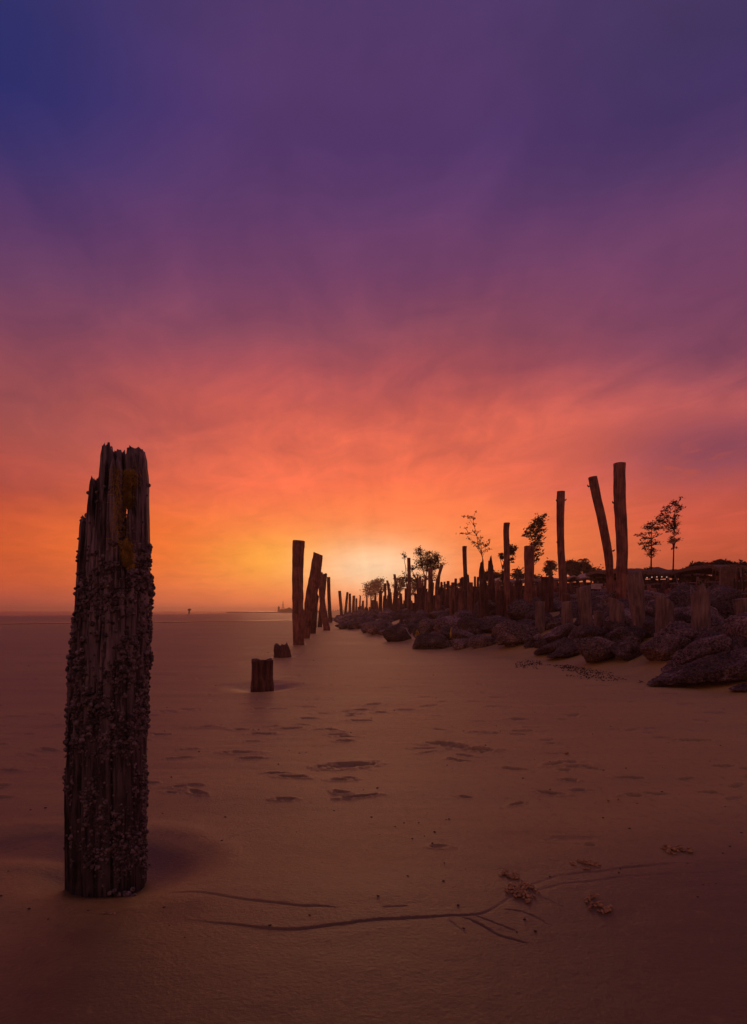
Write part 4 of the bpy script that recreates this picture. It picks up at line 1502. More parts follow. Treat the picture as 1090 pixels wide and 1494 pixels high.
# sapling: whippy stem, small layered twigs
stem = [(706, 838, 1.5), (705, 818, 1.3), (702, 806, 1.1), (698, 795, 1.0), (696, 782, .8), (692, 768, .7), (690, 757, .5), (694, 746, .4)]
tw = [(678, 753, 4, 1.4, 14), (686, 754, 4, 2.2, 26), (690, 756, 3, 2, 14), (694, 746, 2, 1.5, 7), (691, 764, 4, 1.2, 18), (679, 770, 4, 1.0, 10), (673, 779, 4, 1.2, 14), (681, 778, 4, 1.2, 14),
      (691, 775, 3, 1.5, 16), (697, 776, 3, 1.4, 12), (699, 784, 3, 1.4, 10), (684, 786, 3, 1.6, 14), (691, 791, 3.5, 2, 18), (695, 793, 3, 2, 16), (703, 784, 3, 1.4, 10),
      (703, 793, 5, 3, 40), (709, 795, 4, 2.6, 30), (701, 800, 4, 2.4, 26), (714, 789, 3, 1.8, 12), (714, 801, 3, 1.6, 10), (706, 804, 4, 1.6, 12), (697, 797, 3, 2, 16)]
tree('sapling', 40, [stem, [(704, 812, .9), (707, 804, .7), (709, 796, .5)], [(703, 810, .8), (697, 800, .6), (691, 791, .4)], [(696, 782, .5), (684, 779, .4), (673, 779, .3)],
                     [(692, 768, .5), (684, 756, .4), (675, 753, .3)], [(698, 795, .5), (690, 789, .4), (684, 786, .3)]], tw,
     'thin wispy sapling with sparse leaves above the ragged pair of posts', 0.13, 7, flat_=0.8)
# small tree behind the smooth tall post
tree('small_tree', 38, [[(733, 870, 1.6), (733, 840, 1.4), (735, 820, 1.2), (744, 804, .8)], [(733, 830, 1.0), (731, 815, .8)]],
     scatter(747, 803, 5, 8, 16, 2.6, 30) + scatter(731, 813, 3, 5, 8, 2.2, 24) + scatter(733, 835, 3, 12, 12, 2.2, 22) + scatter(747, 818, 2, 5, 5, 2, 16),
     'small tree half hidden by the tall smooth post', 0.14, 8)
# windswept tree
ws = [(790, 756, 5, 3, 60), (794, 752, 3, 2, 26), (784, 760, 5, 3, 60), (779, 766, 5, 3.4, 60), (786, 766, 5, 3, 60), (792, 764, 3.4, 3, 40), (775, 772, 5, 3, 56), (770, 778, 4, 2.6, 40),
      (765, 781, 3, 1.6, 18), (783, 775, 5, 3.4, 60), (790, 774, 4, 3, 40), (779, 782, 5, 3.4, 56), (786, 784, 5, 3.4, 56), (782, 792, 5, 4, 60), (788, 793, 4, 2.4, 30), (777, 795, 4, 3.6, 40),
      (785, 802, 4, 2.6, 40), (782, 810, 3.4, 2.4, 26), (789, 808, 3.6, 1.6, 16), (783, 817, 3.4, 1.6, 18), (776, 802, 4, 3, 36)]
tree('windswept_tree', 36, [[(778, 860, 2.2), (778, 825, 2.0), (779, 800, 1.7), (782, 780, 1.3), (790, 760, .8), (795, 751, .5)], [(780, 795, 1.0), (774, 782, .8), (768, 779, .4)]], ws,
     'windswept tree streaming up to the right behind the broad post', 0.17, 9, drift=(1.6, 0, 0.9), lens=3.4, dens=1.7)


# the two slender layered trees
def layered(px0, foot, top, lean, seed, spec, label, D=32):
    st = [(px0, foot, 2.6), (px0 + lean * .2, foot - 18, 2.0), (px0 + lean * .35, foot - 36, 1.7), (px0 + lean * .6, (foot + top) / 2 - 14, 1.2), (px0 + lean, top, .5)]
    stems = [st]
    cls = []
    for (a, b, rx, ry, n) in spec:
        cls.append((a, b, rx, ry, n))
    tree('slender_tree', D, stems, cls, label, 0.13, seed, drift=(0.7, 0, 0.35), lens=3)


layered(950, 832, 768, 1, 21,
        [(932, 781, 4, 1.5, 34), (936, 779, 3, 1.2, 14), (943, 770, 6, 2.4, 80), (951, 770, 6, 2.6, 90), (957, 772, 4, 1.8, 40), (946, 764, 3, 1.6, 26), (955, 765, 4, 2.2, 44),
         (948, 777, 4, 1.6, 30), (960, 780, 4, 1.2, 14), (940, 786, 4, 2, 34), (936, 793, 4, 1.8, 34), (943, 792, 3.6, 1.8, 34), (948, 791, 4, 2.4, 40), (956, 793, 4, 1.8, 36), (961, 791, 3, 1.6, 22),
         (942, 800, 4, 1.8, 30), (947, 803, 5, 2.6, 56), (954, 803, 4, 2, 36), (948, 808, 4, 1.8, 34), (955, 809, 3.4, 1.2, 18), (940, 797, 3, 1.4, 14), (952, 787, 4, 2, 22)],
        'slender dark tree with flat layered foliage, left and lower of the pair')
layered(982, 836, 735, 3, 22,
        [(994, 726, 2.6, 1.2, 16), (985, 732, 4, 1.5, 36), (981, 734, 3, 1.4, 20), (975, 740, 4, 2.2, 50), (971, 744, 3, 1.6, 26), (984, 738, 4, 1.6, 26), (991, 740, 4, 2, 44), (993, 743, 3, 1.2, 16),
         (969, 750, 4, 2.0, 44), (973, 755, 4, 2, 44), (964, 754, 4, 2.0, 40), (966, 760, 5, 2.4, 60), (960, 760, 4, 2.0, 40), (970, 761, 4, 2, 36), (974, 748, 4, 1.8, 26), (986, 746, 3, 2, 28),
         (987, 753, 3.4, 2.2, 40), (981, 757, 4, 2.2, 44), (986, 762, 4, 2.6, 54), (979, 766, 4, 2, 40), (972, 769, 4, 2, 36), (966, 770, 4, 1.6, 30), (984, 770, 4.4, 2.8, 60), (977, 775, 4, 2, 40),
         (985, 778, 4.4, 2.6, 56), (981, 785, 4, 2.4, 44), (985, 788, 4, 2, 40), (990, 787, 3, 1.4, 20), (978, 790, 3.4, 1.6, 20), (984, 799, 3.4, 1.8, 36), (982, 792, 3, 1.4, 20), (988, 766, 2.4, 1.6, 14)],
        'taller slender tree with layered foliage, right of the pair, bare lower trunk')


def palm(px_, ytop, D, rpx, label, seed, nf=15, drift=0.0):
    rg_ = random.Random(seed)
    x = (px_ - 545) / F * D
    gz = float(gbase(x, D))
    root = bpy.data.objects.new('palm_tree', None)
    col.objects.link(root)
    root.location = (x, D, gz)
    tag(root, label, 'palm', None)
    zt = H + (HZ - ytop) / F * D - gz
    tr = MB()
    zt = max(zt, 0.8)
    tr.tube([(0, 0, -0.2), (0.1, 0, zt * .5), (0, 0, zt)], [0.16, 0.13, 0.10], 8)
    link('trunk', tr.mesh('trunk', M['bark']), root)
    L = rpx / F * D
    for k in range(nf):
        fr = MB()
        a = 6.283 * k / nf + rg_.uniform(-.2, .2)
        up = rg_.uniform(0.1, 1.1)
        d = Vector((math.cos(a) + drift, math.sin(a) * .9, 0))
        pts = []
        for j in range(9):
            f = j / 8
            pts.append(Vector((0, 0, zt)) + d * (L * f) + Vector((0, 0, L * (up * f - (0.5 + up * .75) * f * f))))
        fr.tube([p[:] for p in pts], [0.03 * (1 - .7 * j / 8) for j in range(9)], 4)
        V, Fc = [], []
        side = Vector((-d.y, d.x, 0)).normalized()
        for j in range(1, 9):
            for s_ in (-1, 1):
                for h_ in (0, 0.5):
                    p = pts[j - 1].lerp(pts[j], h_ + .3)
                    ll = L * 0.36 * (1 - 0.5 * abs(j / 8 - .4))
                    e = p + side * (s_ * ll * .8) + d.normalized() * (ll * .4) + Vector((0, 0, -ll * rg_.uniform(.3, .6)))
                    w = (e - p).cross(Vector((0, 0, 1))).normalized() * (0.022 * L)
                    n_ = len(V)
                    V += [(p - w)[:], (p + w)[:], e[:]]
                    Fc.append((n_, n_ + 1, n_ + 2))
        fr.add(V, Fc)
        link('frond', fr.mesh('frond', M['leaf'], False), root)
    return root


palm(803, 820, 60, 10, 'small palm left of the tall pegged post', 1)
palm(851, 817, 62, 10, 'tallest palm of the cluster above the gabled shack roofs', 2, 17)
palm(842, 822, 66, 8, 'palm just left of the tallest palm over the shacks', 3, 15)
palm(832, 820, 58, 9, 'palm right behind the tall pegged post', 4, 15)
palm(758, 842, 66, 6, 'tiny palm between the smooth and the broad post', 5, 12)
palm(1045, 819, 42, 14, 'wind-bent palm above the shrubs at the right', 6, 17, 0.5)


def shrub(px_, D, clusters, label, seed, size):
    return tree('shrub', D, [[(px_, max(c[1] for c in clusters) + 8, 1.5), (px_, min(c[1] for c in clusters) + 3, 1.0)]], clusters, label, size, seed, cat='shrub')


shrub(716, 62, scatter(716, 840, 9, 6, 14, 4, 70), 'dark rounded shrub right behind the forked post', 31, 0.25)
shrub(727, 62, scatter(729, 846, 5, 8, 12, 4, 60), 'narrow shrub left of the tall smooth post', 32, 0.25)
shrub(757, 60, scatter(757, 839, 7, 8, 14, 4, 60), 'shrub between the smooth post and the broad post', 33, 0.25)
shrub(833, 64, scatter(834, 830, 10, 9, 24, 4.5, 70), 'dense dark shrub under the palms right of the pegged post', 34, 0.25)
shrub(851, 64, scatter(851, 832, 11, 9, 26, 4.5, 70), 'dense dark shrub under the tallest palm', 35, 0.25)
shrub(867, 64, scatter(866, 835, 10, 4, 12, 4, 60), 'low shrub tapering down to the curved post', 36, 0.25)
shrub(803, 62, scatter(803, 831, 6, 10, 14, 3.6, 60), 'dark growth hanging under the small palm', 37, 0.25)
shrub(1022, 40, scatter(1022, 830, 14, 6, 30, 4.5, 70), 'shrub sloping up to the wind-bent palm', 38, 0.2)
shrub(1052, 40, scatter(1054, 826, 17, 6, 34, 4.5, 70), 'round shrub below the wind-bent palm', 39, 0.2)
shrub(1085, 40, scatter(1085, 830, 14, 7, 28, 4.5, 70), 'shrub at the right edge above the stall', 40, 0.2)
shrub(1002, 40, scatter(1002, 836, 5, 3, 8, 3, 50), 'small tuft right of the taller slender tree', 41, 0.2)
shrub(947, 34, scatter(948, 834, 9, 2.5, 12, 3, 50), 'low tuft at the foot of the lower slender tree', 42, 0.2)
shrub(772, 60, scatter(781, 846, 9, 4, 14, 3.4, 50), 'low growth right of the broad post', 43, 0.25)


# ------------------------------------------------------------------ shacks, stalls and fences on the bank
def empty(name, p, label, cat, group=None):
    o = bpy.data.objects.new(name, None)
    col.objects.link(o)
    o.location = p
    tag(o, label, cat, group)
    return o


def part(root, name, fn, mat, kind=None, label=None):
    b_ = MB()
    fn(b_)
    return link(name, b_.mesh(name, M[mat], False), root, kind=kind, label=label)


def shack(x0, x1, ytop, yeave, ybase, D, label, roofmat, seed, depth=3.0, gable=True, wall='board', walls=True):
    """open-fronted beach shack whose front runs from photo column x0 to x1"""
    rg_ = random.Random(seed)
    c = pxp((x0 + x1) / 2, ybase, D)
    w = (x1 - x0) / F * D
    he = (ybase - yeave) / F * D
    ht_ = (ybase - ytop) / F * D
    gz = float(gbase(c.x, D))
    root = empty('beach_shack', (c.x, D, c.z), label, 'shack')
    drop = max(0.3, c.z - gz + 0.3)
    for sx in (-1, -0.33, 0.33, 1):
        for sy in (0, depth):
            part(root, 'pole', lambda b_: b_.tube([(sx * w * .47, sy, -drop), (sx * w * .47 + rg_.uniform(-.05, .05), sy, he)], 0.055, 7), 'bark')
    if gable:
        def roof(b_):
            th = 0.08
            ov = 0.25
            hw = w / 2 + ov
            for s_ in (-1, 1):
                n = 10
                V = []
                for i in range(n + 1):
                    f = i / n
                    sag = -0.10 * math.sin(f * math.pi) + 0.03 * rg_.uniform(-1, 1)
                    for y in (-ov, depth + ov):
                        for t_ in (0, th):
                            V.append((s_ * hw * f, y, ht_ + (he - ht_) * f + sag + t_))
                Fc = []
                for i in range(n):
                    a = i * 4
                    Fc += [(a, a + 4, a + 6, a + 2), (a + 1, a + 3, a + 7, a + 5), (a, a + 1, a + 5, a + 4), (a + 2, a + 6, a + 7, a + 3)]
                Fc += [(0, 2, 3, 1), (n * 4, n * 4 + 1, n * 4 + 3, n * 4 + 2)]
                b_.add(V, Fc)
        part(root, 'roof', roof, roofmat)
    else:
        def roof(b_):
            n = 16
            V = []
            for i in range(n + 1):
                f = i / n
                for j, (y, zz) in enumerate(((-0.35, he), (depth * .5, ht_), (depth + .3, he * 1.02))):
                    nz = 0.10 * float(vn(f * 6 + seed, j * 1.7, 0, seed))
                    for t_ in (0, 0.14):
                        V.append(((f - .5) * (w + .6), y, zz + nz + t_))
            Fc = []
            for i in range(n):
                a, b2 = i * 6, (i + 1) * 6
                for j in (0, 2):
                    Fc += [(a + j, b2 + j, b2 + j + 2, a + j + 2), (a + j + 1, a + j + 3, b2 + j + 3, b2 + j + 1)]
                Fc += [(a, a + 1, b2 + 1, b2), (a + 4, b2 + 4, b2 + 5, a + 5)]
            for a in (0, n * 6):
                Fc += [(a, a + 2, a + 3, a + 1), (a + 2, a + 4, a + 5, a + 3)]
            b_.add(V, Fc)

        part(root, 'roof', roof, roofmat)

        def fringe(b_):
            for i in range(int(w / 0.05)):
                x = -w / 2 - .2 + i * 0.05 + rg_.uniform(-.02, .02)
                L = rg_.uniform(.12, .34)
                y = -.36 + rg_.uniform(-.03, .03)
                z = he + 0.08
                b_.add([(x - .025, y, z), (x + .025, y, z), (x + rg_.uniform(-.03, .03), y - .04, z - L)], [(0, 1, 2)])
        part(root, 'thatch_fringe', fringe, 'thatch', kind='stuff')
    if walls:
        n = max(3, int(w / 0.45))
        for i in range(n):
            bw = w * .92 / n
            x = -w * .46 + bw * (i + .5)
            hh = he * ((0.42 if gable else 0.72) + 0.1 * rg_.random())
            part(root, 'wall_board', lambda b_: b_.box((x, 0.06 + rg_.uniform(0, .02), hh / 2 - drop / 2 + .15), (bw * .93, 0.03, hh + drop - .3), rz=rg_.uniform(-.01, .01)), wall)
        part(root, 'rail', lambda b_: b_.box((0, -0.02, he * .55), (w * .96, .05, .07)), 'bark')
        part(root, 'back_wall', lambda b_: b_.box((0, depth - .05, he * .45), (w * .96, .04, he * .94)), 'board')
    return root


shack(822, 852, 841, 846, 866, 44, 'low gabled shack left of the white sign board', 'tarp', 1)
shack(852, 886, 836, 845, 866, 43, 'gabled shack with a raised ridge above the white sign board', 'tarp', 2)
shack(780, 820, 845, 849, 866, 46, 'flat roofed shack between broad post and pegged post', 'tarp', 3, gable=False, wall='red_paint')
shack(738, 768, 846, 851, 868, 48, 'red walled shack behind the smooth and broad posts', 'tarp', 4, gable=False, wall='red_paint')
shack(722, 741, 844, 850, 868, 50, 'little gabled shack left of the smooth tall post', 'tarp', 5)
shack(662, 679, 851, 855, 868, 60, 'pale tent-like awning behind the dense row, left of the tall thin dark post', 'tarp', 6, wall='board')
shack(642, 660, 853, 857, 868, 66, 'low pale roof peeping over the dense row right of the round tree', 'tarp', 7, wall='board')
shack(893, 940, 832, 837, 868, 34, 'thatched stall behind the two tallest posts', 'thatch', 8, gable=False)
shack(930, 998, 831, 839, 868, 31, 'long thatched stall with a row of glowing dots below the slender trees', 'thatch', 9, gable=False)
shack(1000, 1042, 834, 840, 866, 32, 'stall with a hanging cloth right of the slender trees', 'thatch', 10, gable=False)
shack(1040, 1104, 826, 832, 866, 27, 'raised thatched stall at the right edge with a red upper wall', 'thatch', 11, gable=False, wall='red_paint')

# broad board screen and poles of the right-hand stall
D = 25.0
c = pxp(1062, 872, D)
o = link('board_screen', None, None, c, None)
bpy.data.objects.remove(o)
root = empty('board_screen', (c.x, D, c.z), 'tall board screen with light edge poles in front of the raised stall at right', 'screen')
for i in range(4):
    part(root, 'board', lambda b_: b_.box((-0.19 + i * 0.126, 0.0, 0.42), (0.118, 0.03, 1.3 - 0.03 * i), ry=-0.04), 'board')
for xx in (-0.27, 0.29):
    part(root, 'edge_pole', lambda b_: b_.tube([(xx, -0.03, -0.4), (xx - 0.04, -0.03, 1.12)], 0.03, 7), 'grey_wood')
c = pxp(1081, 872, D)
px_post('pole', 25.0, [(1081, 832, 2.6), (1082, 872, 2.6)], M['grey_wood'], 150, 'thin pale pole right of the board screen', 'pole', rough=0.03, sides=8, segs=8)
c = pxp(1026, 852, 30.0)
ob = MB()
V = []
for i in range(13):
    for j in range(7):
        V.append(((i / 12 - .5) * 0.52, 0.03 * math.sin(i * 1.3 + j * .3), -j / 6 * 0.28 - 0.02 * math.sin(i / 12 * math.pi)))
ob.add(V, [(i * 7 + j, (i + 1) * 7 + j, (i + 1) * 7 + j + 1, i * 7 + j + 1) for i in range(12) for j in range(6)])
me = ob.mesh('hanging_cloth', plain('hanging_cloth', (0.40, 0.30, 0.30), 0.8, 0.2, 5, 0.1))
o = link('hanging_cloth', me, None, pxp(1026, 843, 29.6), 'pale cloth hung on the stall right of the slender trees', 'cloth')
sm = o.modifiers.new('thickness', 'SOLIDIFY')
sm.thickness = 0.01

# white notice board on two stakes
c = pxp(871, 864, 34)
root = empty('sign_board', (c.x, 34, c.z), 'small pale sign board on the fence below the gabled shacks', 'sign')
part(root, 'panel', lambda b_: b_.box((0, 0, 0.29), (0.58, 0.03, 0.27), ry=0.02), 'white_board')
part(root, 'panel_frame', lambda b_: (b_.box((0, 0.02, 0.15), (0.62, 0.03, 0.025)), b_.box((0, 0.02, 0.44), (0.62, 0.03, 0.025))), 'bark')
for xx in (-0.24, 0.24):
    part(root, 'stake', lambda b_: b_.box((xx, 0.035, -0.12), (0.04, 0.03, 0.9)), 'bark')


def picket_fence(x0, x1, ytop, ybot, D0, D1, label, seed, rail=True):
    rg_ = random.Random(seed)
    a, b = pxp(x0, ybot, D0), pxp(x1, ybot, D1)
    root = empty('picket_fence', (a.x, a.y, a.z), label, 'fence')
    d = b - a
    L = d.length
    hh = (ybot - ytop) / F * (D0 + D1) / 2

    def pick(b_):
        n = int(L / 0.16)
        for i in range(n):
            f = i / n
            p = d * f
            zt = hh * rg_.uniform(.72, 1.05)
            b_.box((p.x, p.y, p.z + zt / 2 - .25), (rg_.uniform(.04, .09), 0.03, zt + .5), ry=rg_.uniform(-.05, .05))
    part(root, 'pickets', pick, 'bark', kind='stuff')
    for k in range(int(L / 2.0) + 1):
        p = d * (k * 2.0 / L)
        part(root, 'fence_post', lambda b_: b_.tube([(p.x, p.y + .05, p.z - .5), (p.x, p.y + .05, p.z + hh * 1.12)], 0.05, 7), 'grey_wood')
    if rail:
        for q in (.35, .8):
            part(root, 'rail', lambda b_: b_.tube([(0, .03, hh * q), (d.x, d.y + .03, d.z + hh * q)], 0.03, 5), 'grey_wood')
    return root


picket_fence(690, 800, 856, 874, 44, 39, 'irregular stick fence behind the posts left of the pegged post', 1)
picket_fence(800, 905, 851, 872, 39, 34, 'stick fence under the gabled shacks', 2)
picket_fence(905, 1100, 846, 872, 33, 24, 'stick fence under the thatched stalls', 3)

# added glowing dots on a wire, standing in for bright sky gaps
root = empty('sky_gap_dots', pxp(944, 843, 30.4), 'row of tiny glowing dots standing in for sky gaps under the long thatched stall', 'lights')
pts_ = [(pxp(944 + i * 2.4, 842 + 1.2 * math.sin(i * 1.9), 30.4) - pxp(944, 843, 30.4)) for i in range(14)]
part(root, 'dot_wire', lambda b_: b_.tube([p[:] for p in pts_], 0.006, 4), 'bark')
for i, p in enumerate(pts_):
    if i % 3 == 0:
        b_ = MB()
        b_.tube([(p.x, p.y, p.z), (p.x, p.y, p.z - .012), (p.x, p.y, p.z - .035), (p.x, p.y, p.z - .05)], [.012, .03, .03, .01], 7)
        link('gap_dot', b_.mesh('gap_dot', M['gap_dot']), root)
# slack rope from the stall down to the stump
b_ = MB()
P0, P1 = pxp(985, 838, 30), pxp(1012, 858, 15.2)
b_.tube([(P0.lerp(P1, t_ / 10) + Vector((0, 0, -0.35 * math.sin(t_ / 10 * math.pi)))) - P0 for t_ in range(11)], 0.012, 5)
link('rope', b_.mesh('rope', M['grey_wood']), None, P0, 'slack rope from the long stall to the ragged stump', 'rope')

# ------------------------------------------------------------------ yellow scraps on the rocks
def rag(px_, py_, D, w, h, seed, label):
    rg_ = random.Random(seed)
    n = 9
    V = []
    for i in range(n):
        for j in range(n):
            u, v = i / (n - 1) - .5, j / (n - 1) - .5
            e = 1 + 0.35 * float(vn(u * 4 + seed, v * 4, 0, seed))
            V.append((u * w * e * (1 - .7 * (v + .5) * (1 if seed == 1 else .3)), 0.10 * float(vn(u * 3, v * 3, 2, seed)) - .05 * v, v * h * e + 0.07 * float(vn(u * 5, v * 5, 4, seed))))
    mb_ = MB()
    mb_.add(V, [(i * n + j, (i + 1) * n + j, (i + 1) * n + j + 1, i * n + j + 1) for i in range(n - 1) for j in range(n - 1)])
    o = link('plastic_scrap', mb_.mesh('plastic_scrap', M['yellow_plastic']), None, pxp(px_, py_, D), label, 'litter')
    s_ = o.modifiers.new('thickness', 'SOLIDIFY')
    s_.thickness = 0.006
    return o


rag(609, 924.5, 23.9, 0.20, 0.16, 1, 'small yellow plastic scrap lying on the long low front boulder')
rag(660, 923.5, 23.6, 0.17, 0.36, 2, 'larger crumpled yellow rag hanging between the left boulders')
b_ = MB()
P0, P1 = pxp(592, 916, 25), pxp(603, 932, 23.5)
b_.tube([(P0.lerp(P1, t_ / 8) + Vector((0, 0, -0.04 * math.sin(t_ / 8 * 3.14)))) - P0 for t_ in range(9)], 0.008, 5)
link('cord', b_.mesh('cord', M['white_board']), None, P0, 'thin pale cord hanging over the dark hump boulder', 'cord')


# ------------------------------------------------------------------ sand pellets and grit
def pellets(px_, py_, rx, ry, n, size, seed, label, name='sand_pellets', mat='pellet', cat='sand pellets', thing=True):
    rg_ = random.Random(seed)
    cx, cy = flat(px_, py_)
    mb_ = MB()
    import bmesh
    base = np.array([(1, 0, 0), (-1, 0, 0), (0, 1, 0), (0, -1, 0), (0, 0, 1), (0, 0, -1), (.7, .7, .3), (-.7, .7, .3), (.7, -.7, .3), (-.7, -.7, .3)])
    Fo = [(0, 6, 4), (6, 2, 4), (2, 7, 4), (7, 1, 4), (1, 9, 4), (9, 3, 4), (3, 8, 4), (8, 0, 4), (0, 5, 6), (6, 5, 2), (2, 5, 7), (7, 5, 1), (1, 5, 9), (9, 5, 3), (3, 5, 8), (8, 5, 0)]
    for i in range(int(n * (0.6 if mat == 'pellet' else 1))):
        a = rg_.uniform(0, 6.283)
        q = rg_.random() ** 0.6
        x = math.cos(a) * q * rx
        y = math.sin(a) * q * ry
        if float(vn(x / rx * 2.2 + seed, y / ry * 2.2, 0, seed)) < -0.12 + 0.3 * q:
            continue
        s_ = size * rg_.uniform(.5, 1.4)
        V = base * s_ * np.array([rg_.uniform(.8, 1.3), rg_.uniform(.8, 1.2), rg_.uniform(.6, 1)])
        pile = 0.6 * size * (1 - q) * rg_.random() * 2
        V = V + np.array([x, y, s_ * .5 + pile + 0.006 * float(fbm((cx + x) * 0.7, (cy + y) * 1.6, 0, 2, 3))])
        mb_.add(V, Fo)
    me = mb_.mesh(name, M[mat])
    # sits on the real surface
    ray = beach.ray_cast(Vector((cx, cy, 2)), Vector((0, 0, -1)))
    z = ray[1].z if ray[0] else 0
    return link(name, me, None, (cx, cy, z), label, cat, kind='stuff')


pellets(745, 1280, .052, .09, 260, .006, 1, 'upper patch of sand pellets beside the drag mark')
pellets(762, 1302, .075, .13, 460, .006, 2, 'larger patch of sand pellets on the drag mark')
pellets(852, 1260, .08, .085, 300, .0055, 3, 'long patch of sand pellets above the drag mark')
pellets(872, 1323, .055, .085, 300, .0055, 4, 'patch of sand pellets below the drag mark')
pellets(862, 1310, .04, .02, 50, .005, 12, 'small spill of pellets above the lower patch')
pellets(977, 1240, .038, .07, 160, .009, 5, 'heaped dark sand pellets at the right')
pellets(1000, 1240, .036, .065, 150, .0085, 6, 'lighter heap of sand pellets next to the dark one')
pellets(168, 1331, .05, .02, 60, .005, 7, 'faint pellet patch below the big post')
pellets(892, 1168, .12, .08, 26, .010, 8, 'scattered crumbs of sand in the right middle')
pellets(832, 1101, .04, .03, 14, .016, 9, 'little clump of crumbs above a footprint')
pellets(830, 975, 1.1, 2.6, 1300, .012, 10, 'dark grit and shells strewn on sand before the boulders', 'shell_grit', 'grit', 'grit')
pellets(880, 987, .7, 1.6, 420, .011, 11, 'strewn grit right of the main patch', 'shell_grit', 'grit', 'grit')
pellets(770, 974, .3, .7, 60, .014, 13, 'few dark bits left of the grit patch', 'shell_grit', 'grit', 'grit')

mb = MB()
rg_ = random.Random(8)
for k in range(170):
    px_, py_ = rg_.uniform(0, 1090), 930 + 440 * rg_.random() ** 1.2
    x, y = flat(px_, py_)
    ray = beach.ray_cast(Vector((x, y, 2)), Vector((0, 0, -1)))
    if not ray[0]:
        continue
    s_ = rg_.uniform(.0012, .0032) * (1 + y * .12)
    mb.box((x, y, ray[1].z + s_ * .4), (s_ * 2 * rg_.uniform(.7, 1.6), s_ * 2, s_), rz=rg_.uniform(0, 3), jit=s_ * .3)
link('beach_crumbs', mb.mesh('beach_crumbs', M['grit'], False), kind='stuff')

# ------------------------------------------------------------------ far shore
hd = MB()
D = 420.0
n = 40
V = []
for i in range(n + 1):
    px_ = 330 + (640 - 330) * i / n
    x = (px_ - 545) / F * D
    hh = 0.25 + 0.8 * float(sstep(px_, 395, 410)) + 0.35 * float(vn(i * .7, 3, 0, 2)) * (px_ > 400)
    hh = max(hh, .55)
    V += [(x, D - 4, -0.3), (x, D + 2, hh), (x, D + 30, hh), (x, D + 50, -.3)]
hd.add(V, [(i * 4 + k, (i + 1) * 4 + k, (i + 1) * 4 + k + 1, i * 4 + k + 1) for i in range(n) for k in range(3)])
link('headland', hd.mesh('headland', M['bark']), kind='structure')
x = (413 - 545) / F * D
root = empty('beacon_mast', (x, D, 0.8), 'tiny lattice beacon mast on the far headland left of the posts', 'mast')
part(root, 'mast', lambda b_: [b_.tube([(sx * .7, sy * .7, 0), (0, 0, 6.6)], [.14, .07], 5) for sx in (-1, 1) for sy in (-1, 1)], 'bark')
part(root, 'platform', lambda b_: (b_.box((0, 0, 2.2), (1.6, 1.6, .15)), b_.box((0, 0, 4.2), (1.0, 1.0, .15))), 'bark')
for i, (px_, w, h, lab) in enumerate([(405.5, 1.0, 3.4, 'narrow far hut at the left end of the headland'), (410, 3.2, 1.6, 'low far building left of the beacon mast'),
                                      (416.5, 3.2, 2.0, 'low far building right of the beacon mast'), (421, 2.6, 2.6, 'far building with a raised roof near the thick post'),
                                      (424.5, 2.2, 1.6, 'last far building before the thick post'), (449, 3, 1.5, 'low far roof glimpsed between the posts')]):
    x = (px_ - 545) / F * D
    root = empty('far_building', (x, D + 4, .7), lab, 'building')
    part(root, 'wall', lambda b_: b_.box((0, 0, h * .35), (w, 2.5, h * .7)), 'bark')
    part(root, 'roof', lambda b_: b_.add([(-w * .6, -1.5, h * .7), (w * .6, -1.5, h * .7), (0, -1.5, h), (-w * .6, 1.5, h * .7), (w * .6, 1.5, h * .7), (0, 1.5, h)],
                                         [(0, 1, 2), (3, 5, 4), (0, 2, 5, 3), (1, 4, 5, 2), (0, 3, 4, 1)]), 'bark')
tb = MB()
rg_ = random.Random(3)
for i in range(70):
    px_ = rg_.uniform(402, 520)
    x = (px_ - 545) / F * 432
    leaves(tb, (x, 432, 1.0), (1.0, 1.0, .7), 12, .7, rg_)
link('far_scrub', tb.mesh('far_scrub', M['leaf_far'], False), kind='stuff')

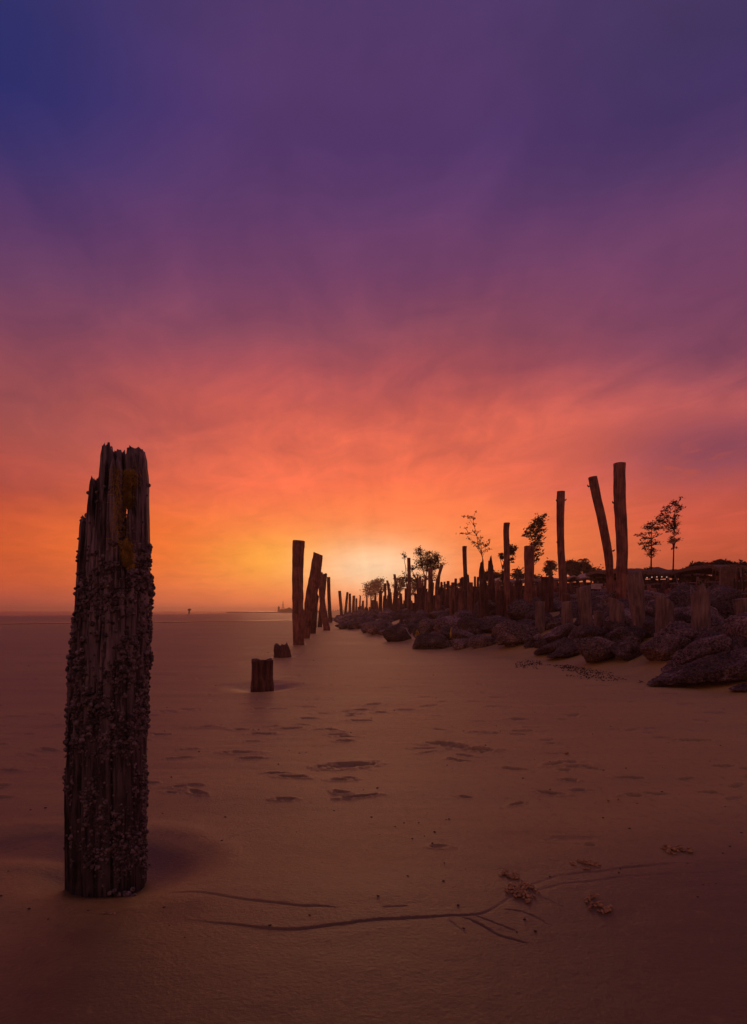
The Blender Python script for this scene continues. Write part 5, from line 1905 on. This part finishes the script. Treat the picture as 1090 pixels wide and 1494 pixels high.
# ------------------------------------------------------------------ person far out on the sand
PD_ = 172.0
pp = pxp(276, 898.5, PD_)
person = empty('person', (pp.x, PD_, 0.0), 'distant person walking on the wet sand carrying a bulky load on the shoulders', 'person')
jv = {  # name: (x, y, z, radius)
    'pelvis': (0, 0, .95, .15), 'waist': (0, 0, 1.10, .13), 'chest': (.02, -.03, 1.33, .16), 'neck': (.03, -.05, 1.50, .06), 'head': (.05, -.08, 1.60, .09), 'crown': (.05, -.08, 1.73, .08),
    'hipl': (-.1, 0, .90, .10), 'kneel': (-.22, -.04, .50, .065), 'anklel': (-.30, .05, .10, .045), 'toel': (-.22, -.10, .03, .035),
    'hipr': (.1, 0, .90, .10), 'kneer': (.20, -.08, .50, .065), 'ankler': (.24, -.02, .10, .045), 'toer': (.32, -.17, .03, .035),
    'shl': (-.19, -.02, 1.42, .065), 'ell': (-.36, -.12, 1.25, .045), 'wrl': (-.24, -.2, 1.46, .032), 'pal': (-.20, -.2, 1.53, .032),
    'shr': (.22, -.02, 1.42, .065), 'elr': (.38, -.12, 1.25, .045), 'wrr': (.28, -.2, 1.46, .032), 'par': (.24, -.2, 1.53, .032),
}
E = [('pelvis', 'waist'), ('waist', 'chest'), ('chest', 'neck'), ('neck', 'head'), ('head', 'crown'), ('pelvis', 'hipl'), ('hipl', 'kneel'), ('kneel', 'anklel'), ('anklel', 'toel'),
     ('pelvis', 'hipr'), ('hipr', 'kneer'), ('kneer', 'ankler'), ('ankler', 'toer'), ('chest', 'shl'), ('shl', 'ell'), ('ell', 'wrl'), ('wrl', 'pal'),
     ('chest', 'shr'), ('shr', 'elr'), ('elr', 'wrr'), ('wrr', 'par')]
for side, px0, sg in (('pal', -.20, 1), ('par', .24, -1)):
    for k in range(5):
        nm = side + str(k)
        base_ = jv[side]
        if k < 4:
            jv[nm] = (base_[0] + (k - 1.5) * .02, base_[1] - .01, base_[2] + .07 - abs(k - 1.5) * .006, .009)
        else:
            jv[nm] = (base_[0] + sg * .05, base_[1] - .02, base_[2] + .02, .010)
        E.append((side, nm))
names = list(jv)
me = bpy.data.meshes.new('body')
me.from_pydata([jv[n][:3] for n in names], [(names.index(a), names.index(b)) for a, b in E], [])
body = link('body', me, person)
sk = body.modifiers.new('skin', 'SKIN')
sub_ = body.modifiers.new('sub', 'SUBSURF')
sub_.levels = sub_.render_levels = 1
for i, n_ in enumerate(names):
    sv = me.skin_vertices[0].data[i]
    sv.radius = (jv[n_][3], jv[n_][3])
    sv.use_root = n_ == 'pelvis'
me.materials.append(M['cloth'])
ld = boulder('load', 71, (.95, .5, .42), 4, M['load'], 0.12)
link('carried_bundle', ld, None, (pp.x + .06, PD_ + .12, 1.66), 'bulky dark bundle carried on the distant walker\'s shoulders', 'bundle')
